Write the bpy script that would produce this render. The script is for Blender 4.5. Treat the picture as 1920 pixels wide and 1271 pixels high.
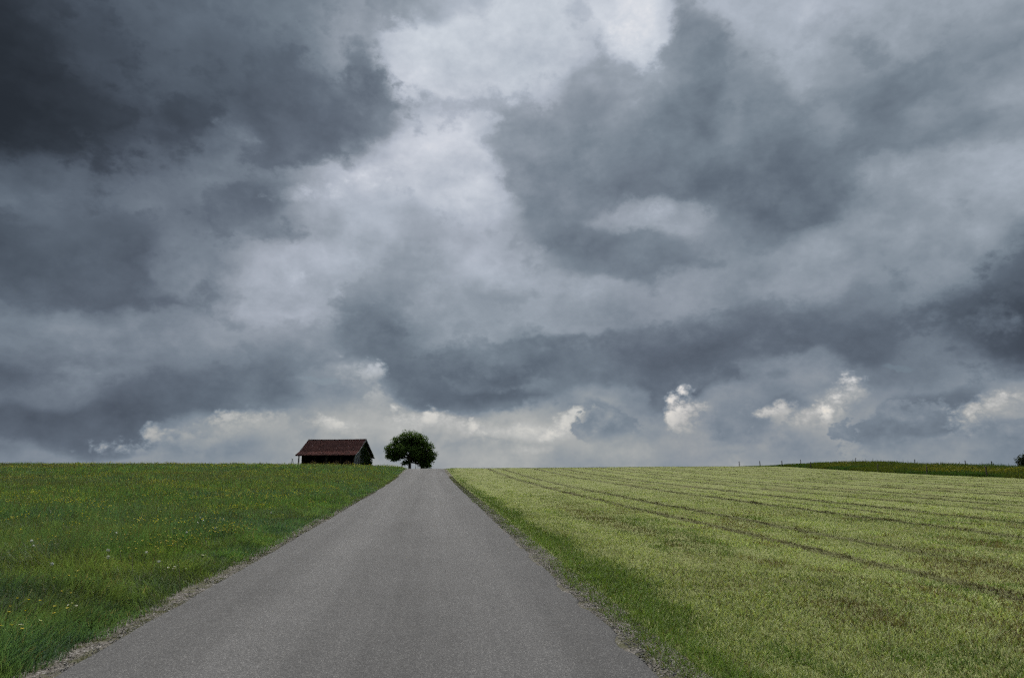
import bpy, bmesh, math, random
import numpy as np

for o in list(bpy.data.objects):
    bpy.data.objects.remove(o, do_unlink=True)
scene = bpy.context.scene
COL = scene.collection
rng = np.random.default_rng(11)
random.seed(5)
R = math.radians
EYE = 1.6

# ------------------------------------------------------------------ camera
cam_data = bpy.data.cameras.new('camera')
cam_data.sensor_width = 36.0
cam_data.lens = 24.0
cam_data.clip_start = 0.05
cam_data.clip_end = 20000.0
cam = bpy.data.objects.new('camera', cam_data)
COL.objects.link(cam)
cam.location = (0.0, 0.0, EYE)
cam.rotation_euler = (R(90 + 11.374), 0.0, R(-6.80))
scene.camera = cam

# ------------------------------------------------------------------ exposure
vs = scene.view_settings
vs.view_transform = 'Standard'
vs.look = 'None'
vs.exposure = 1.7
vs.gamma = 1.0
vs.use_curve_mapping = False
scene.render.engine = 'CYCLES'
scene.cycles.use_denoising = False
scene.cycles.max_bounces = 5
scene.cycles.diffuse_bounces = 3
scene.cycles.transmission_bounces = 4
scene.cycles.glossy_bounces = 2
scene.cycles.caustics_reflective = False
scene.cycles.caustics_refractive = False
scene.cycles.use_adaptive_sampling = True
scene.cycles.adaptive_threshold = 0.03
scene.cycles.adaptive_min_samples = 8
scene.render.film_transparent = False

SUN_EL, SUN_AZ = 56.0, -8.0          # degrees; azimuth clockwise from the road's direction
SKY_STRENGTH = 0.1
CLOUD_GAIN = 1.0 / (SKY_STRENGTH * 2.0 ** vs.exposure)

# ------------------------------------------------------------------ sun behind the cloud deck
sd = bpy.data.lights.new('sun', 'SUN')
sd.energy = 1.5
sd.angle = R(32)
sd.color = (1.0, 0.965, 0.91)
sun = bpy.data.objects.new('sun', sd)
COL.objects.link(sun)
sun.rotation_euler = (R(-(90 - SUN_EL)), 0.0, R(-SUN_AZ))
sun.location = (0, 60, 80)


def s2l(c):
    c = c / 255.0
    return c / 12.92 if c <= 0.04045 else ((c + 0.055) / 1.055) ** 2.4


def rgb(r, g, b):
    return (s2l(r), s2l(g), s2l(b), 1.0)


# ------------------------------------------------------------------ sky
class NT:
    """small helper round a node tree"""
    def __init__(self, tree):
        self.t = tree

    def n(self, kind, **kw):
        nd = self.t.nodes.new(kind)
        for k, v in kw.items():
            setattr(nd, k, v)
        return nd

    def link(self, a, b):
        self.t.links.new(a, b)

    def put(self, sock, v):
        if isinstance(v, bpy.types.NodeSocket):
            self.t.links.new(v, sock)
        else:
            sock.default_value = v

    def m(self, op, a, b=None, c=None, clamp=False):
        nd = self.n('ShaderNodeMath', operation=op, use_clamp=clamp)
        self.put(nd.inputs[0], a)
        if b is not None:
            self.put(nd.inputs[1], b)
        if c is not None:
            self.put(nd.inputs[2], c)
        return nd.outputs[0]

    def vm(self, op, a, b=None, out=0):
        nd = self.n('ShaderNodeVectorMath', operation=op)
        self.put(nd.inputs[0], a)
        if b is not None:
            self.put(nd.inputs[1], b)
        return nd.outputs[out]

    def rng(self, v, a, b, c=0.0, d=1.0, smooth=True):
        nd = self.n('ShaderNodeMapRange', interpolation_type='SMOOTHSTEP' if smooth else 'LINEAR')
        self.put(nd.inputs[0], v)
        for i, q in enumerate((a, b, c, d)):
            self.put(nd.inputs[i + 1], q)
        return nd.outputs[0]

    def mixf(self, f, a, b):
        nd = self.n('ShaderNodeMix', data_type='FLOAT')
        self.put(nd.inputs[0], f); self.put(nd.inputs[2], a); self.put(nd.inputs[3], b)
        return nd.outputs[0]

    def mixc(self, f, a, b, mode='MIX'):
        nd = self.n('ShaderNodeMix', data_type='RGBA', blend_type=mode)
        self.put(nd.inputs[0], f); self.put(nd.inputs[6], a); self.put(nd.inputs[7], b)
        return nd.outputs[2]

    def noise(self, vec, scale, detail=4.0, rough=0.55, dist=0.0, lac=2.0, color=False):
        nd = self.n('ShaderNodeTexNoise')
        if vec is not None:
            self.put(nd.inputs['Vector'], vec)
        nd.inputs['Scale'].default_value = scale
        nd.inputs['Detail'].default_value = detail
        nd.inputs['Roughness'].default_value = rough
        nd.inputs['Lacunarity'].default_value = lac
        nd.inputs['Distortion'].default_value = dist
        return nd.outputs[1 if color else 0]

    def ramp(self, v, stops, interp='LINEAR'):
        nd = self.n('ShaderNodeValToRGB')
        cr = nd.color_ramp
        cr.interpolation = interp
        while len(cr.elements) < len(stops):
            cr.elements.new(0.5)
        for e, (p, c) in zip(cr.elements, sorted(stops, key=lambda q: q[0])):
            e.position = p
        for e, (p, c) in zip(cr.elements, sorted(stops, key=lambda q: q[0])):
            e.color = c if len(c) == 4 else (*c, 1)
        self.put(nd.inputs[0], v)
        return nd.outputs[0]


# cloud deck by azimuth (columns, -38.2 to 51.8 degrees) and elevation (rows): tone of the dark masses, tone of the bright deck behind, cover
CLOUD_EL = [-1.0, 1.0, 2.2, 3.5, 5.0, 6.5, 8.2, 10.4, 12.6, 14.8, 17.0, 19.2, 21.4, 23.6, 25.8, 28.0, 30.2, 32.4, 34.6, 37.5]
CLOUD_MAP = [
    [(109, 119, 0), (109, 119, 0), (109, 119, 0), (108, 119, 0), (107, 120, 49), (107, 125, 101), (110, 132, 93), (118, 138, 67), (128, 144, 95), (134, 148, 70), (140, 151, 58), (145, 153, 41), (148, 156, 126), (146, 154, 88), (144, 152, 82), (142, 150, 164), (142, 150, 180), (143, 151, 134), (142, 150, 53), (139, 147, 61), (138, 146, 183), (138, 146, 152), (139, 147, 121), (140, 148, 161), (139, 147, 160), (135, 143, 100), (128, 140, 69), (124, 136, 160), (123, 131, 146), (122, 130, 140), (122, 130, 136), (122, 130, 135)],
    [(96, 118, 36), (96, 118, 34), (96, 118, 32), (94, 118, 30), (93, 119, 51), (92, 124, 76), (97, 131, 68), (110, 138, 60), (124, 143, 113), (131, 148, 96), (137, 151, 83), (143, 154, 74), (147, 155, 134), (146, 154, 120), (143, 154, 150), (142, 152, 223), (141, 150, 229), (140, 150, 148), (139, 148, 65), (137, 147, 85), (135, 145, 183), (135, 144, 122), (136, 144, 55), (136, 145, 107), (132, 146, 93), (127, 145, 86), (121, 142, 69), (118, 137, 140), (119, 131, 158), (120, 128, 174), (121, 129, 200), (121, 129, 203)],
    [(87, 111, 202), (86, 112, 179), (85, 112, 162), (85, 113, 155), (84, 114, 207), (84, 120, 247), (89, 128, 146), (103, 135, 63), (117, 140, 142), (124, 146, 110), (131, 152, 119), (139, 157, 112), (143, 159, 125), (141, 159, 100), (138, 158, 170), (138, 157, 204), (137, 156, 121), (135, 154, 94), (132, 149, 44), (130, 146, 47), (129, 144, 138), (127, 143, 68), (127, 144, 23), (125, 146, 32), (120, 147, 0), (112, 146, 26), (108, 143, 19), (108, 139, 89), (112, 135, 149), (118, 134, 208), (121, 134, 252), (121, 134, 255)],
    [(85, 101, 223), (84, 102, 237), (83, 103, 249), (83, 106, 255), (83, 108, 245), (84, 114, 253), (87, 124, 122), (96, 131, 29), (106, 137, 71), (112, 144, 86), (120, 152, 74), (128, 158, 54), (129, 161, 7), (125, 161, 0), (122, 161, 82), (122, 159, 62), (123, 159, 0), (123, 156, 96), (121, 149, 149), (117, 145, 111), (115, 143, 24), (115, 143, 7), (117, 143, 166), (117, 144, 102), (112, 144, 57), (105, 142, 193), (102, 139, 255), (103, 140, 222), (107, 143, 127), (113, 144, 147), (115, 144, 127), (114, 141, 82)],
    [(87, 101, 97), (86, 101, 82), (86, 103, 95), (85, 107, 114), (85, 110, 85), (85, 114, 224), (87, 120, 207), (92, 125, 173), (98, 131, 168), (103, 140, 158), (110, 149, 100), (114, 154, 78), (110, 156, 75), (105, 156, 101), (103, 155, 142), (103, 154, 128), (105, 154, 80), (110, 151, 111), (109, 144, 118), (102, 140, 125), (99, 139, 136), (101, 140, 54), (108, 139, 137), (112, 139, 216), (110, 138, 53), (105, 135, 118), (101, 132, 207), (98, 137, 213), (97, 146, 52), (97, 149, 0), (95, 147, 22), (94, 144, 43)],
    [(92, 107, 150), (91, 107, 194), (91, 109, 218), (90, 113, 199), (89, 115, 53), (89, 116, 160), (90, 118, 221), (93, 120, 231), (96, 125, 218), (101, 134, 207), (106, 141, 117), (107, 144, 95), (102, 145, 174), (97, 144, 240), (95, 142, 247), (95, 141, 255), (97, 141, 201), (101, 139, 114), (100, 136, 44), (95, 132, 124), (92, 131, 255), (94, 131, 125), (99, 133, 92), (104, 133, 145), (104, 133, 19), (101, 130, 94), (96, 126, 113), (86, 130, 98), (78, 137, 118), (75, 139, 124), (72, 137, 141), (72, 134, 160)],
    [(92, 110, 9), (92, 110, 0), (92, 111, 36), (92, 115, 74), (91, 118, 18), (91, 119, 61), (93, 121, 125), (95, 124, 142), (99, 128, 147), (103, 133, 169), (107, 136, 64), (107, 137, 26), (103, 136, 201), (99, 134, 202), (98, 133, 96), (97, 132, 51), (96, 132, 83), (96, 132, 145), (95, 131, 171), (93, 128, 204), (92, 124, 248), (92, 125, 254), (94, 128, 137), (97, 130, 19), (97, 130, 30), (95, 127, 185), (89, 122, 129), (74, 119, 91), (64, 118, 174), (61, 116, 192), (61, 113, 213), (63, 111, 239)],
    [(85, 108, 127), (85, 108, 81), (85, 111, 58), (86, 115, 70), (87, 119, 27), (89, 121, 7), (93, 125, 72), (99, 134, 78), (106, 140, 107), (110, 142, 140), (110, 142, 162), (109, 140, 232), (106, 137, 230), (106, 135, 110), (106, 135, 44), (103, 135, 72), (98, 134, 174), (94, 135, 250), (94, 135, 254), (94, 132, 209), (94, 128, 191), (94, 127, 230), (94, 129, 222), (95, 130, 241), (94, 130, 178), (93, 127, 255), (86, 120, 130), (71, 115, 123), (60, 108, 224), (58, 102, 255), (59, 100, 232), (62, 100, 210)],
    [(77, 101, 177), (77, 102, 156), (78, 105, 151), (81, 109, 193), (84, 114, 244), (86, 118, 181), (91, 126, 193), (101, 140, 155), (113, 151, 100), (118, 154, 95), (115, 153, 113), (112, 149, 205), (111, 144, 192), (113, 142, 91), (117, 143, 93), (114, 143, 92), (105, 142, 56), (100, 141, 42), (98, 140, 55), (98, 139, 85), (98, 136, 78), (99, 135, 108), (99, 134, 182), (99, 133, 170), (98, 132, 162), (96, 130, 150), (89, 127, 89), (75, 124, 122), (66, 118, 161), (64, 113, 165), (65, 113, 139), (68, 115, 118)],
    [(75, 93, 209), (75, 94, 255), (76, 95, 218), (79, 97, 158), (84, 104, 224), (86, 113, 237), (90, 124, 80), (100, 141, 156), (113, 155, 64), (121, 158, 0), (120, 158, 12), (119, 154, 131), (120, 150, 163), (122, 148, 51), (127, 149, 64), (126, 150, 151), (118, 147, 110), (111, 144, 32), (106, 142, 0), (104, 141, 67), (105, 139, 79), (106, 138, 0), (106, 137, 59), (106, 135, 39), (105, 134, 13), (105, 134, 61), (99, 135, 115), (89, 135, 76), (81, 136, 134), (79, 136, 179), (80, 138, 177), (83, 140, 138)],
    [(66, 90, 1), (67, 90, 51), (69, 91, 104), (75, 92, 99), (80, 99, 142), (84, 109, 161), (89, 122, 125), (98, 140, 138), (107, 153, 90), (114, 157, 40), (121, 158, 27), (127, 156, 97), (130, 154, 160), (131, 154, 152), (134, 154, 75), (132, 154, 28), (123, 151, 93), (115, 145, 149), (109, 144, 196), (107, 144, 255), (108, 143, 243), (108, 140, 123), (108, 137, 99), (107, 135, 73), (107, 135, 2), (109, 136, 63), (110, 138, 100), (106, 142, 35), (101, 148, 98), (99, 152, 145), (100, 152, 91), (103, 152, 16)],
    [(47, 89, 88), (48, 90, 40), (53, 91, 6), (61, 93, 10), (68, 98, 103), (75, 106, 75), (84, 117, 133), (93, 131, 170), (99, 144, 174), (106, 153, 181), (119, 157, 96), (133, 160, 39), (138, 162, 131), (139, 165, 192), (138, 166, 162), (133, 164, 127), (122, 156, 154), (114, 146, 200), (110, 146, 228), (108, 149, 193), (108, 150, 146), (107, 145, 126), (105, 135, 142), (104, 131, 216), (104, 132, 216), (107, 136, 127), (114, 140, 44), (118, 145, 54), (116, 152, 112), (116, 156, 0), (118, 155, 23), (122, 153, 50)],
    [(35, 78, 224), (36, 82, 191), (40, 86, 117), (46, 89, 126), (53, 94, 114), (63, 101, 83), (74, 108, 98), (83, 117, 125), (93, 130, 210), (101, 147, 171), (114, 158, 49), (131, 165, 55), (141, 173, 138), (145, 178, 151), (143, 179, 110), (133, 176, 123), (120, 163, 162), (113, 148, 161), (111, 147, 115), (109, 152, 34), (108, 154, 0), (106, 147, 126), (104, 133, 232), (103, 125, 239), (102, 128, 255), (105, 135, 150), (112, 140, 26), (119, 145, 42), (121, 150, 70), (123, 153, 76), (126, 152, 122), (129, 150, 202)],
    [(34, 58, 255), (34, 64, 235), (35, 70, 224), (39, 77, 193), (47, 86, 170), (56, 93, 132), (65, 100, 135), (74, 108, 71), (85, 123, 127), (94, 145, 130), (103, 159, 47), (117, 169, 42), (135, 179, 87), (147, 184, 49), (145, 185, 6), (131, 181, 52), (118, 167, 145), (113, 148, 242), (112, 142, 242), (110, 146, 243), (108, 147, 243), (107, 142, 245), (105, 130, 226), (104, 124, 201), (104, 127, 194), (106, 133, 203), (110, 137, 170), (115, 140, 186), (119, 144, 228), (123, 146, 168), (127, 146, 224), (128, 145, 108)],
    [(34, 46, 151), (34, 51, 241), (35, 59, 247), (39, 67, 175), (46, 77, 204), (54, 86, 163), (63, 95, 221), (70, 104, 143), (79, 118, 139), (87, 137, 194), (92, 154, 162), (104, 168, 119), (123, 181, 62), (142, 185, 0), (141, 185, 1), (127, 181, 104), (118, 166, 180), (115, 147, 199), (114, 138, 181), (112, 137, 138), (109, 136, 169), (108, 133, 175), (108, 130, 117), (108, 130, 191), (108, 133, 129), (109, 134, 93), (111, 134, 221), (113, 135, 98), (116, 140, 137), (122, 143, 51), (127, 145, 152), (128, 145, 255)],
    [(37, 45, 53), (37, 50, 146), (37, 60, 183), (40, 69, 140), (47, 76, 146), (56, 83, 110), (64, 90, 125), (72, 97, 166), (79, 108, 210), (84, 124, 236), (89, 143, 209), (99, 164, 193), (116, 179, 106), (136, 184, 58), (138, 184, 73), (126, 179, 182), (120, 168, 248), (119, 154, 217), (118, 145, 174), (115, 141, 143), (111, 140, 211), (110, 137, 233), (111, 136, 129), (113, 141, 196), (114, 143, 128), (113, 143, 148), (113, 141, 217), (113, 141, 254), (116, 144, 176), (122, 147, 182), (128, 148, 139), (130, 148, 50)],
    [(41, 49, 196), (41, 53, 216), (41, 64, 160), (45, 74, 108), (53, 81, 109), (61, 87, 107), (70, 91, 126), (76, 97, 141), (81, 106, 185), (85, 120, 193), (91, 139, 164), (100, 162, 223), (115, 178, 137), (135, 182, 120), (141, 182, 120), (133, 180, 104), (127, 175, 113), (125, 168, 155), (124, 161, 182), (120, 158, 106), (113, 157, 122), (111, 153, 255), (113, 149, 178), (117, 150, 145), (120, 152, 43), (120, 152, 104), (118, 152, 154), (118, 152, 113), (120, 152, 138), (126, 150, 76), (132, 149, 1), (136, 149, 0)],
    [(43, 51, 255), (43, 54, 255), (44, 67, 176), (50, 77, 104), (60, 86, 93), (69, 92, 100), (76, 97, 122), (81, 102, 137), (85, 111, 172), (89, 125, 176), (96, 144, 99), (106, 166, 179), (119, 181, 71), (139, 184, 28), (150, 184, 42), (147, 183, 61), (140, 182, 78), (135, 180, 135), (133, 178, 204), (127, 178, 145), (117, 178, 100), (111, 171, 247), (114, 161, 188), (122, 158, 110), (129, 159, 68), (131, 159, 112), (131, 158, 82), (132, 157, 12), (133, 156, 76), (136, 152, 45), (141, 150, 9), (145, 153, 116)],
    [(43, 51, 255), (43, 56, 255), (45, 68, 163), (53, 78, 107), (64, 87, 104), (74, 94, 98), (81, 100, 76), (87, 106, 109), (91, 115, 138), (95, 128, 142), (104, 147, 109), (116, 169, 129), (128, 183, 44), (142, 186, 0), (153, 186, 2), (156, 185, 4), (154, 185, 0), (148, 187, 76), (145, 191, 161), (139, 194, 92), (125, 192, 42), (118, 181, 191), (121, 168, 148), (130, 163, 56), (140, 163, 33), (144, 162, 71), (145, 159, 95), (145, 158, 3), (145, 156, 139), (146, 154, 153), (147, 155, 198), (149, 157, 242)],
    [(43, 51, 255), (43, 56, 255), (45, 68, 138), (54, 79, 95), (66, 87, 101), (77, 94, 97), (85, 100, 88), (92, 107, 113), (96, 116, 126), (101, 128, 128), (110, 147, 129), (124, 169, 173), (135, 183, 203), (145, 186, 197), (153, 186, 213), (159, 185, 165), (162, 185, 77), (159, 189, 97), (157, 195, 114), (150, 199, 0), (136, 196, 42), (129, 184, 161), (131, 169, 60), (139, 164, 5), (148, 164, 0), (152, 163, 108), (151, 160, 202), (150, 158, 5), (149, 157, 163), (149, 157, 254), (149, 157, 250), (149, 157, 253)]]
# single clouds: azimuth, elevation, half width, half height, tilt, edge softness, raggedness, brightness, strength
CLOUDS = [
    (-6.28, 30.89, 3.41, 2.51, 0.0, 0.9, 0.8, 104.0, 0.8),
    (17.98, 35.62, 2.97, 2.85, -20.0, 1.8, 0.8, 216.0, 0.9),
    (-10.97, 22.43, 4.2, 1.14, 12.0, 1.6, 0.9, 188.0, 0.75),
    (-5.49, 24.5, 2.31, 1.48, 20.0, 1.6, 0.9, 190.0, 0.6),
    (-16.38, 26.1, 2.72, 0.92, -10.0, 1.6, 0.9, 124.0, 0.6),
    (19.86, 21.5, 3.55, 1.18, 0.0, 1.7, 0.8, 172.0, 0.65),
    (-6.58, 18.91, 2.24, 1.28, -10.0, 1.7, 0.8, 174.0, 0.6),
    (-11.18, 15.68, 1.44, 0.76, 0.0, 1.6, 0.9, 184.0, 0.6),
    (8.67, 18.29, 1.59, 2.63, 15.0, 1.7, 0.8, 176.0, 0.45),
    (43.33, 11.58, 2.45, 5.37, -38.0, 1.2, 0.7, 88.0, 0.75),
    (4.09, 8.93, 7.23, 2.68, -6.0, 0.9, 0.7, 96.0, 0.75),
    (-5.39, 12.24, 3.99, 2.18, -25.0, 1.4, 0.8, 104.0, 0.45),
    (14.06, 11.09, 9.16, 1.15, 0.0, 1.4, 0.7, 102.0, 0.55),
    (29.34, 10.96, 4.15, 1.41, 0.0, 1.2, 0.9, 98.0, 0.45),
    (-25.72, 6.61, 1.8, 2.44, 0.0, 1.0, 1.2, 122.0, 0.8),
    (-22.28, 5.67, 3.18, 1.94, 15.0, 1.4, 0.8, 90.0, 0.45),
    (-15.15, 3.15, 9.71, 1.8, 9.0, 1.0, 1.22, 147.0, 0.85),
    (-14.47, 4.35, 3.97, 1.07, 6.0, 1.2, 1.22, 164.0, 0.75),
    (-19.58, 3.04, 2.55, 0.79, 14.0, 1.1, 1.22, 160.0, 0.6),
    (-13.36, 5.3, 2.16, 0.71, 0.0, 1.3, 1.0, 108.0, 0.8),
    (-5.21, 8.04, 2.44, 2.1, 0.0, 1.1, 1.25, 164.0, 0.9),
    (-4.46, 8.68, 1.05, 1.14, 0.0, 1.4, 1.25, 186.0, 0.75),
    (-4.06, 6.37, 1.92, 1.49, 0.0, 1.4, 1.25, 166.0, 0.7),
    (-8.0, 4.0, 3.04, 1.15, 0.0, 1.1, 1.22, 178.0, 0.95),
    (-0.29, 4.37, 4.87, 1.49, -6.0, 1.1, 1.22, 180.0, 0.95),
    (7.47, 3.17, 4.86, 1.41, 0.0, 1.2, 1.22, 176.0, 0.9),
    (3.24, 4.04, 1.78, 0.97, 0.0, 1.2, 1.22, 172.0, 0.8),
    (11.24, 3.78, 2.64, 1.76, 20.0, 1.2, 1.25, 184.0, 0.9),
    (8.57, 1.77, 2.64, 0.52, 0.0, 1.4, 0.9, 174.0, 0.5),
    (14.54, 3.75, 3.37, 1.49, 12.0, 0.5, 1.22, 120.0, 1.0),
    (21.36, 7.57, 2.09, 1.3, -15.0, 1.3, 1.15, 96.0, 0.7),
    (24.72, 8.08, 2.5, 0.93, -22.0, 1.3, 1.15, 98.0, 0.75),
    (28.32, 7.82, 1.24, 0.75, 0.0, 1.3, 1.15, 98.0, 0.7),
    (33.39, 9.41, 1.86, 1.28, -40.0, 1.3, 1.15, 98.0, 0.7),
    (21.02, 4.87, 2.16, 2.24, 25.0, 1.2, 1.25, 194.0, 0.95),
    (28.81, 3.96, 3.36, 2.05, 15.0, 1.2, 1.25, 152.0, 0.9),
    (25.1, 4.27, 3.08, 2.31, 35.0, 0.9, 1.0, 124.0, 0.85),
    (27.33, 4.95, 1.55, 0.75, 30.0, 1.5, 1.25, 188.0, 0.8),
    (30.39, 4.73, 1.92, 1.14, 30.0, 1.5, 1.25, 186.0, 0.85),
    (32.53, 5.85, 3.12, 1.6, 27.0, 1.3, 1.25, 202.0, 1.0),
    (36.33, 3.3, 5.25, 2.38, 12.0, 0.45, 1.2, 114.0, 1.0),
    (41.55, 4.13, 3.32, 1.82, 28.0, 1.3, 1.25, 190.0, 1.0),
    (43.42, 2.48, 2.22, 1.76, 25.0, 0.45, 1.2, 122.0, 1.0),
    (33.01, 2.34, 0.71, 0.43, 0.0, 1.5, 0.7, 170.0, 0.6),
    (24.37, 2.32, 1.75, 0.37, 0.0, 1.5, 0.7, 164.0, 0.6)]
# gaps of clear blue between the clouds
GAPS = [(-8.83, 7.92, 1.9, 0.26), (36.78, 7.83, 1.34, 0.23)]


def build_sky():
    w = bpy.data.worlds.new('World')
    scene.world = w
    w.use_nodes = True
    w.cycles.sampling_method = 'NONE'
    t = NT(w.node_tree)
    w.node_tree.nodes.clear()
    out = t.n('ShaderNodeOutputWorld')
    bg = t.n('ShaderNodeBackground')
    bg.inputs[1].default_value = SKY_STRENGTH
    t.link(bg.outputs[0], out.inputs[0])
    tc = t.n('ShaderNodeTexCoord')
    d = tc.outputs['Generated']
    sep = t.n('ShaderNodeSeparateXYZ')
    t.link(d, sep.inputs[0])
    x, y, z = sep.outputs
    az0 = t.m('MULTIPLY', t.m('ARCTAN2', x, y), 180 / math.pi)
    el0 = t.m('MULTIPLY', t.m('ARCSINE', z), 180 / math.pi)
    # cloud texture gets finer and flatter towards the horizon, as a deck seen edge on
    low = t.rng(el0, 0.0, 16.0)
    flat = t.n('ShaderNodeCombineXYZ')
    t.link(x, flat.inputs[0]); t.link(y, flat.inputs[1])
    t.link(t.m('MULTIPLY', z, 1.35), flat.inputs[2])
    fv = flat.outputs[0]
    # turbulent shift of the look-up
    wa = t.noise(fv, 6.0, 7.0, 0.60, color=True)
    sa = t.n('ShaderNodeSeparateXYZ'); t.link(t.vm('SUBTRACT', wa, (0.5, 0.5, 0.5)), sa.inputs[0])
    amp = t.mixf(low, 4.0, 8.0)
    az = t.m('ADD', az0, t.m('MULTIPLY', sa.outputs[0], amp))
    el = t.m('ADD', el0, t.m('MULTIPLY', sa.outputs[1], t.m('MULTIPLY', amp, 0.75)))
    u = t.m('PINGPONG', t.m('MULTIPLY', t.m('ADD', az, 38.2), 1 / 90.0), 1.0)
    top = CLOUD_EL[-1]
    v = t.m('PINGPONG', t.m('MAXIMUM', el, CLOUD_EL[0]), top)
    n = len(CLOUD_MAP[0])
    acc = None
    for k, row in enumerate(CLOUD_MAP):
        c = t.ramp(u, [(i / (n - 1), tuple(q / 255.0 for q in cell)) for i, cell in enumerate(row)], 'CARDINAL')
        if acc is None:
            acc = c
        else:
            acc = t.mixc(t.rng(v, CLOUD_EL[k - 1], CLOUD_EL[k], smooth=False), acc, c)
    sc = t.n('ShaderNodeSeparateColor'); t.link(acc, sc.inputs[0])
    dark, bright, cover = sc.outputs
    # billows and wisps
    f1 = t.noise(t.vm('ADD', fv, (2.7, 9.2, 0.4)), 7.5, 9.0, 0.60)
    f2 = t.noise(t.vm('ADD', fv, (5.1, 3.3, 8.8)), 24.0, 6.0, 0.60)
    a1 = t.m('SUBTRACT', f1, 0.5)
    a2 = t.m('SUBTRACT', f2, 0.5)
    puff = t.m('SUBTRACT', t.m('ABSOLUTE', a2), 0.075)       # rounded billows with creases between them
    turb = t.m('ADD', t.m('MULTIPLY', a1, 1.35), t.m('ADD', t.m('MULTIPLY', a2, 0.48), t.m('MULTIPLY', puff, 0.7)))
    mask = t.m('ADD', t.m('MULTIPLY', t.rng(t.m('ADD', cover, turb), 0.32, 0.68), 0.72), t.m('MULTIPLY', cover, 0.28))
    # folds catch the light from above: compare the field with itself a little higher up
    f1b = t.noise(t.vm('ADD', fv, (2.7, 9.2, 0.447)), 7.5, 6.0, 0.60)
    lit = t.m('SUBTRACT', f1, f1b)
    det = t.m('ADD', t.m('MULTIPLY_ADD', lit, 0.20, t.m('MULTIPLY', a1, 0.18)), t.m('ADD', t.m('MULTIPLY', a2, 0.06), t.m('MULTIPLY', puff, 0.05)))
    s = t.mixf(mask, bright, dark)
    s = t.m('ADD', s, t.m('MULTIPLY', det, t.rng(s, 0.14, 0.5, 0.35, 1.0)))
    # single clouds with outlines of their own
    f3 = t.noise(t.vm('ADD', fv, (8.4, 2.2, 1.7)), 58.0, 5.0, 0.58)
    a3 = t.m('SUBTRACT', f3, 0.5)
    puff3 = t.m('SUBTRACT', t.m('ABSOLUTE', a3), 0.075)
    rag = t.m('ADD', t.m('MULTIPLY', puff3, 1.5), t.m('ADD', t.m('MULTIPLY', puff, 2.4), t.m('ADD', t.m('MULTIPLY', a2, 1.9), t.m('MULTIPLY', a1, 0.8))))
    pos = t.n('ShaderNodeCombineXYZ')
    t.link(t.m('MULTIPLY_ADD', sa.outputs[0], 3.0, az0), pos.inputs[0])
    t.link(t.m('MULTIPLY_ADD', sa.outputs[1], 2.2, el0), pos.inputs[1])
    tone0 = t.m('ADD', det, t.m('MULTIPLY_ADD', puff3, 0.12, t.m('MULTIPLY', puff, 0.18)))
    rags = {}
    for (ca, ce, rx, ry, tilt, soft, ragged, val, k) in CLOUDS:
        if ragged not in rags:
            rags[ragged] = t.m('MULTIPLY_ADD', rag, ragged, 1.0)
        mp = t.n('ShaderNodeMapping', vector_type='TEXTURE')
        mp.inputs[1].default_value = (ca, ce, 0); mp.inputs[2].default_value = (0, 0, R(tilt)); mp.inputs[3].default_value = (rx, ry, 1)
        t.link(pos.outputs[0], mp.inputs[0])
        q = t.m('SUBTRACT', rags[ragged], t.vm('DOT_PRODUCT', mp.outputs[0], mp.outputs[0], out=1))
        mk = t.rng(q, 0.0, soft, 0.0, k)
        if ragged >= 1.2:                                    # heaped clouds: crisp heads, bases lost in the air
            mk = t.m('MULTIPLY', mk, t.rng(t.vm('DOT_PRODUCT', mp.outputs[0], (0.0, 1.0, 0.0), out=1), -1.0, 0.45))
        s = t.mixf(mk, s, t.m('ADD', tone0, val / 255.0))
    s = t.m('MAXIMUM', t.m('MULTIPLY_ADD', s, 1.055, 0.016), 0.12)
    col = t.ramp(s, [(0.0, rgb(29, 34, 41)), (0.17, rgb(41, 47, 55)), (0.31, rgb(71, 80, 92)), (0.41, rgb(95, 106, 119)),
                     (0.50, rgb(118, 130, 142)), (0.60, rgb(145, 155, 166)), (0.70, rgb(173, 182, 194)),
                     (0.80, rgb(203, 210, 219)), (0.92, rgb(240, 240, 241)), (1.0, rgb(250, 248, 245))])
    # far bright clouds are seen through more air: warmer
    warm = t.m('MULTIPLY', t.rng(el0, 12.0, 4.0), t.rng(s, 0.50, 0.68))
    col = t.mixc(t.m('MULTIPLY', warm, 0.95), col, (1.10, 1.0, 0.85, 1), 'MULTIPLY')
    tint = t.noise(fv, 2.3, 3.0, 0.5)
    col = t.mixc(t.rng(tint, 0.40, 0.62), col, (1.02, 0.992, 1.0, 1), 'MULTIPLY')
    cl = t.vm('SCALE', col)
    cl.node.inputs['Scale'].default_value = CLOUD_GAIN
    sky = t.n('ShaderNodeTexSky', sky_type='NISHITA')
    sky.sun_disc = False
    sky.sun_elevation = R(SUN_EL)
    sky.sun_rotation = R(SUN_AZ)
    g = None
    for (ca, ce, rx, ry) in GAPS:
        a = t.m('MULTIPLY', t.m('SUBTRACT', az, ca), 1 / rx)
        b = t.m('MULTIPLY', t.m('SUBTRACT', el, ce), 1 / ry)
        q = t.m('SUBTRACT', 1.0, t.m('ADD', t.m('MULTIPLY', a, a), t.m('MULTIPLY', b, b)))
        mk = t.rng(q, 0.0, 0.8)
        g = mk if g is None else t.m('MAXIMUM', g, mk)
    fin = t.mixc(t.m('MULTIPLY', g, 0.4), cl, t.mixc(1.0, sky.outputs[0], (0.13, 0.13, 0.13, 1), 'MULTIPLY'))
    t.link(fin, bg.inputs[0])


build_sky()


# ------------------------------------------------------------------ helpers
def link(o, parent=None):
    COL.objects.link(o)
    if parent is not None:
        o.parent = parent
    return o


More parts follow.
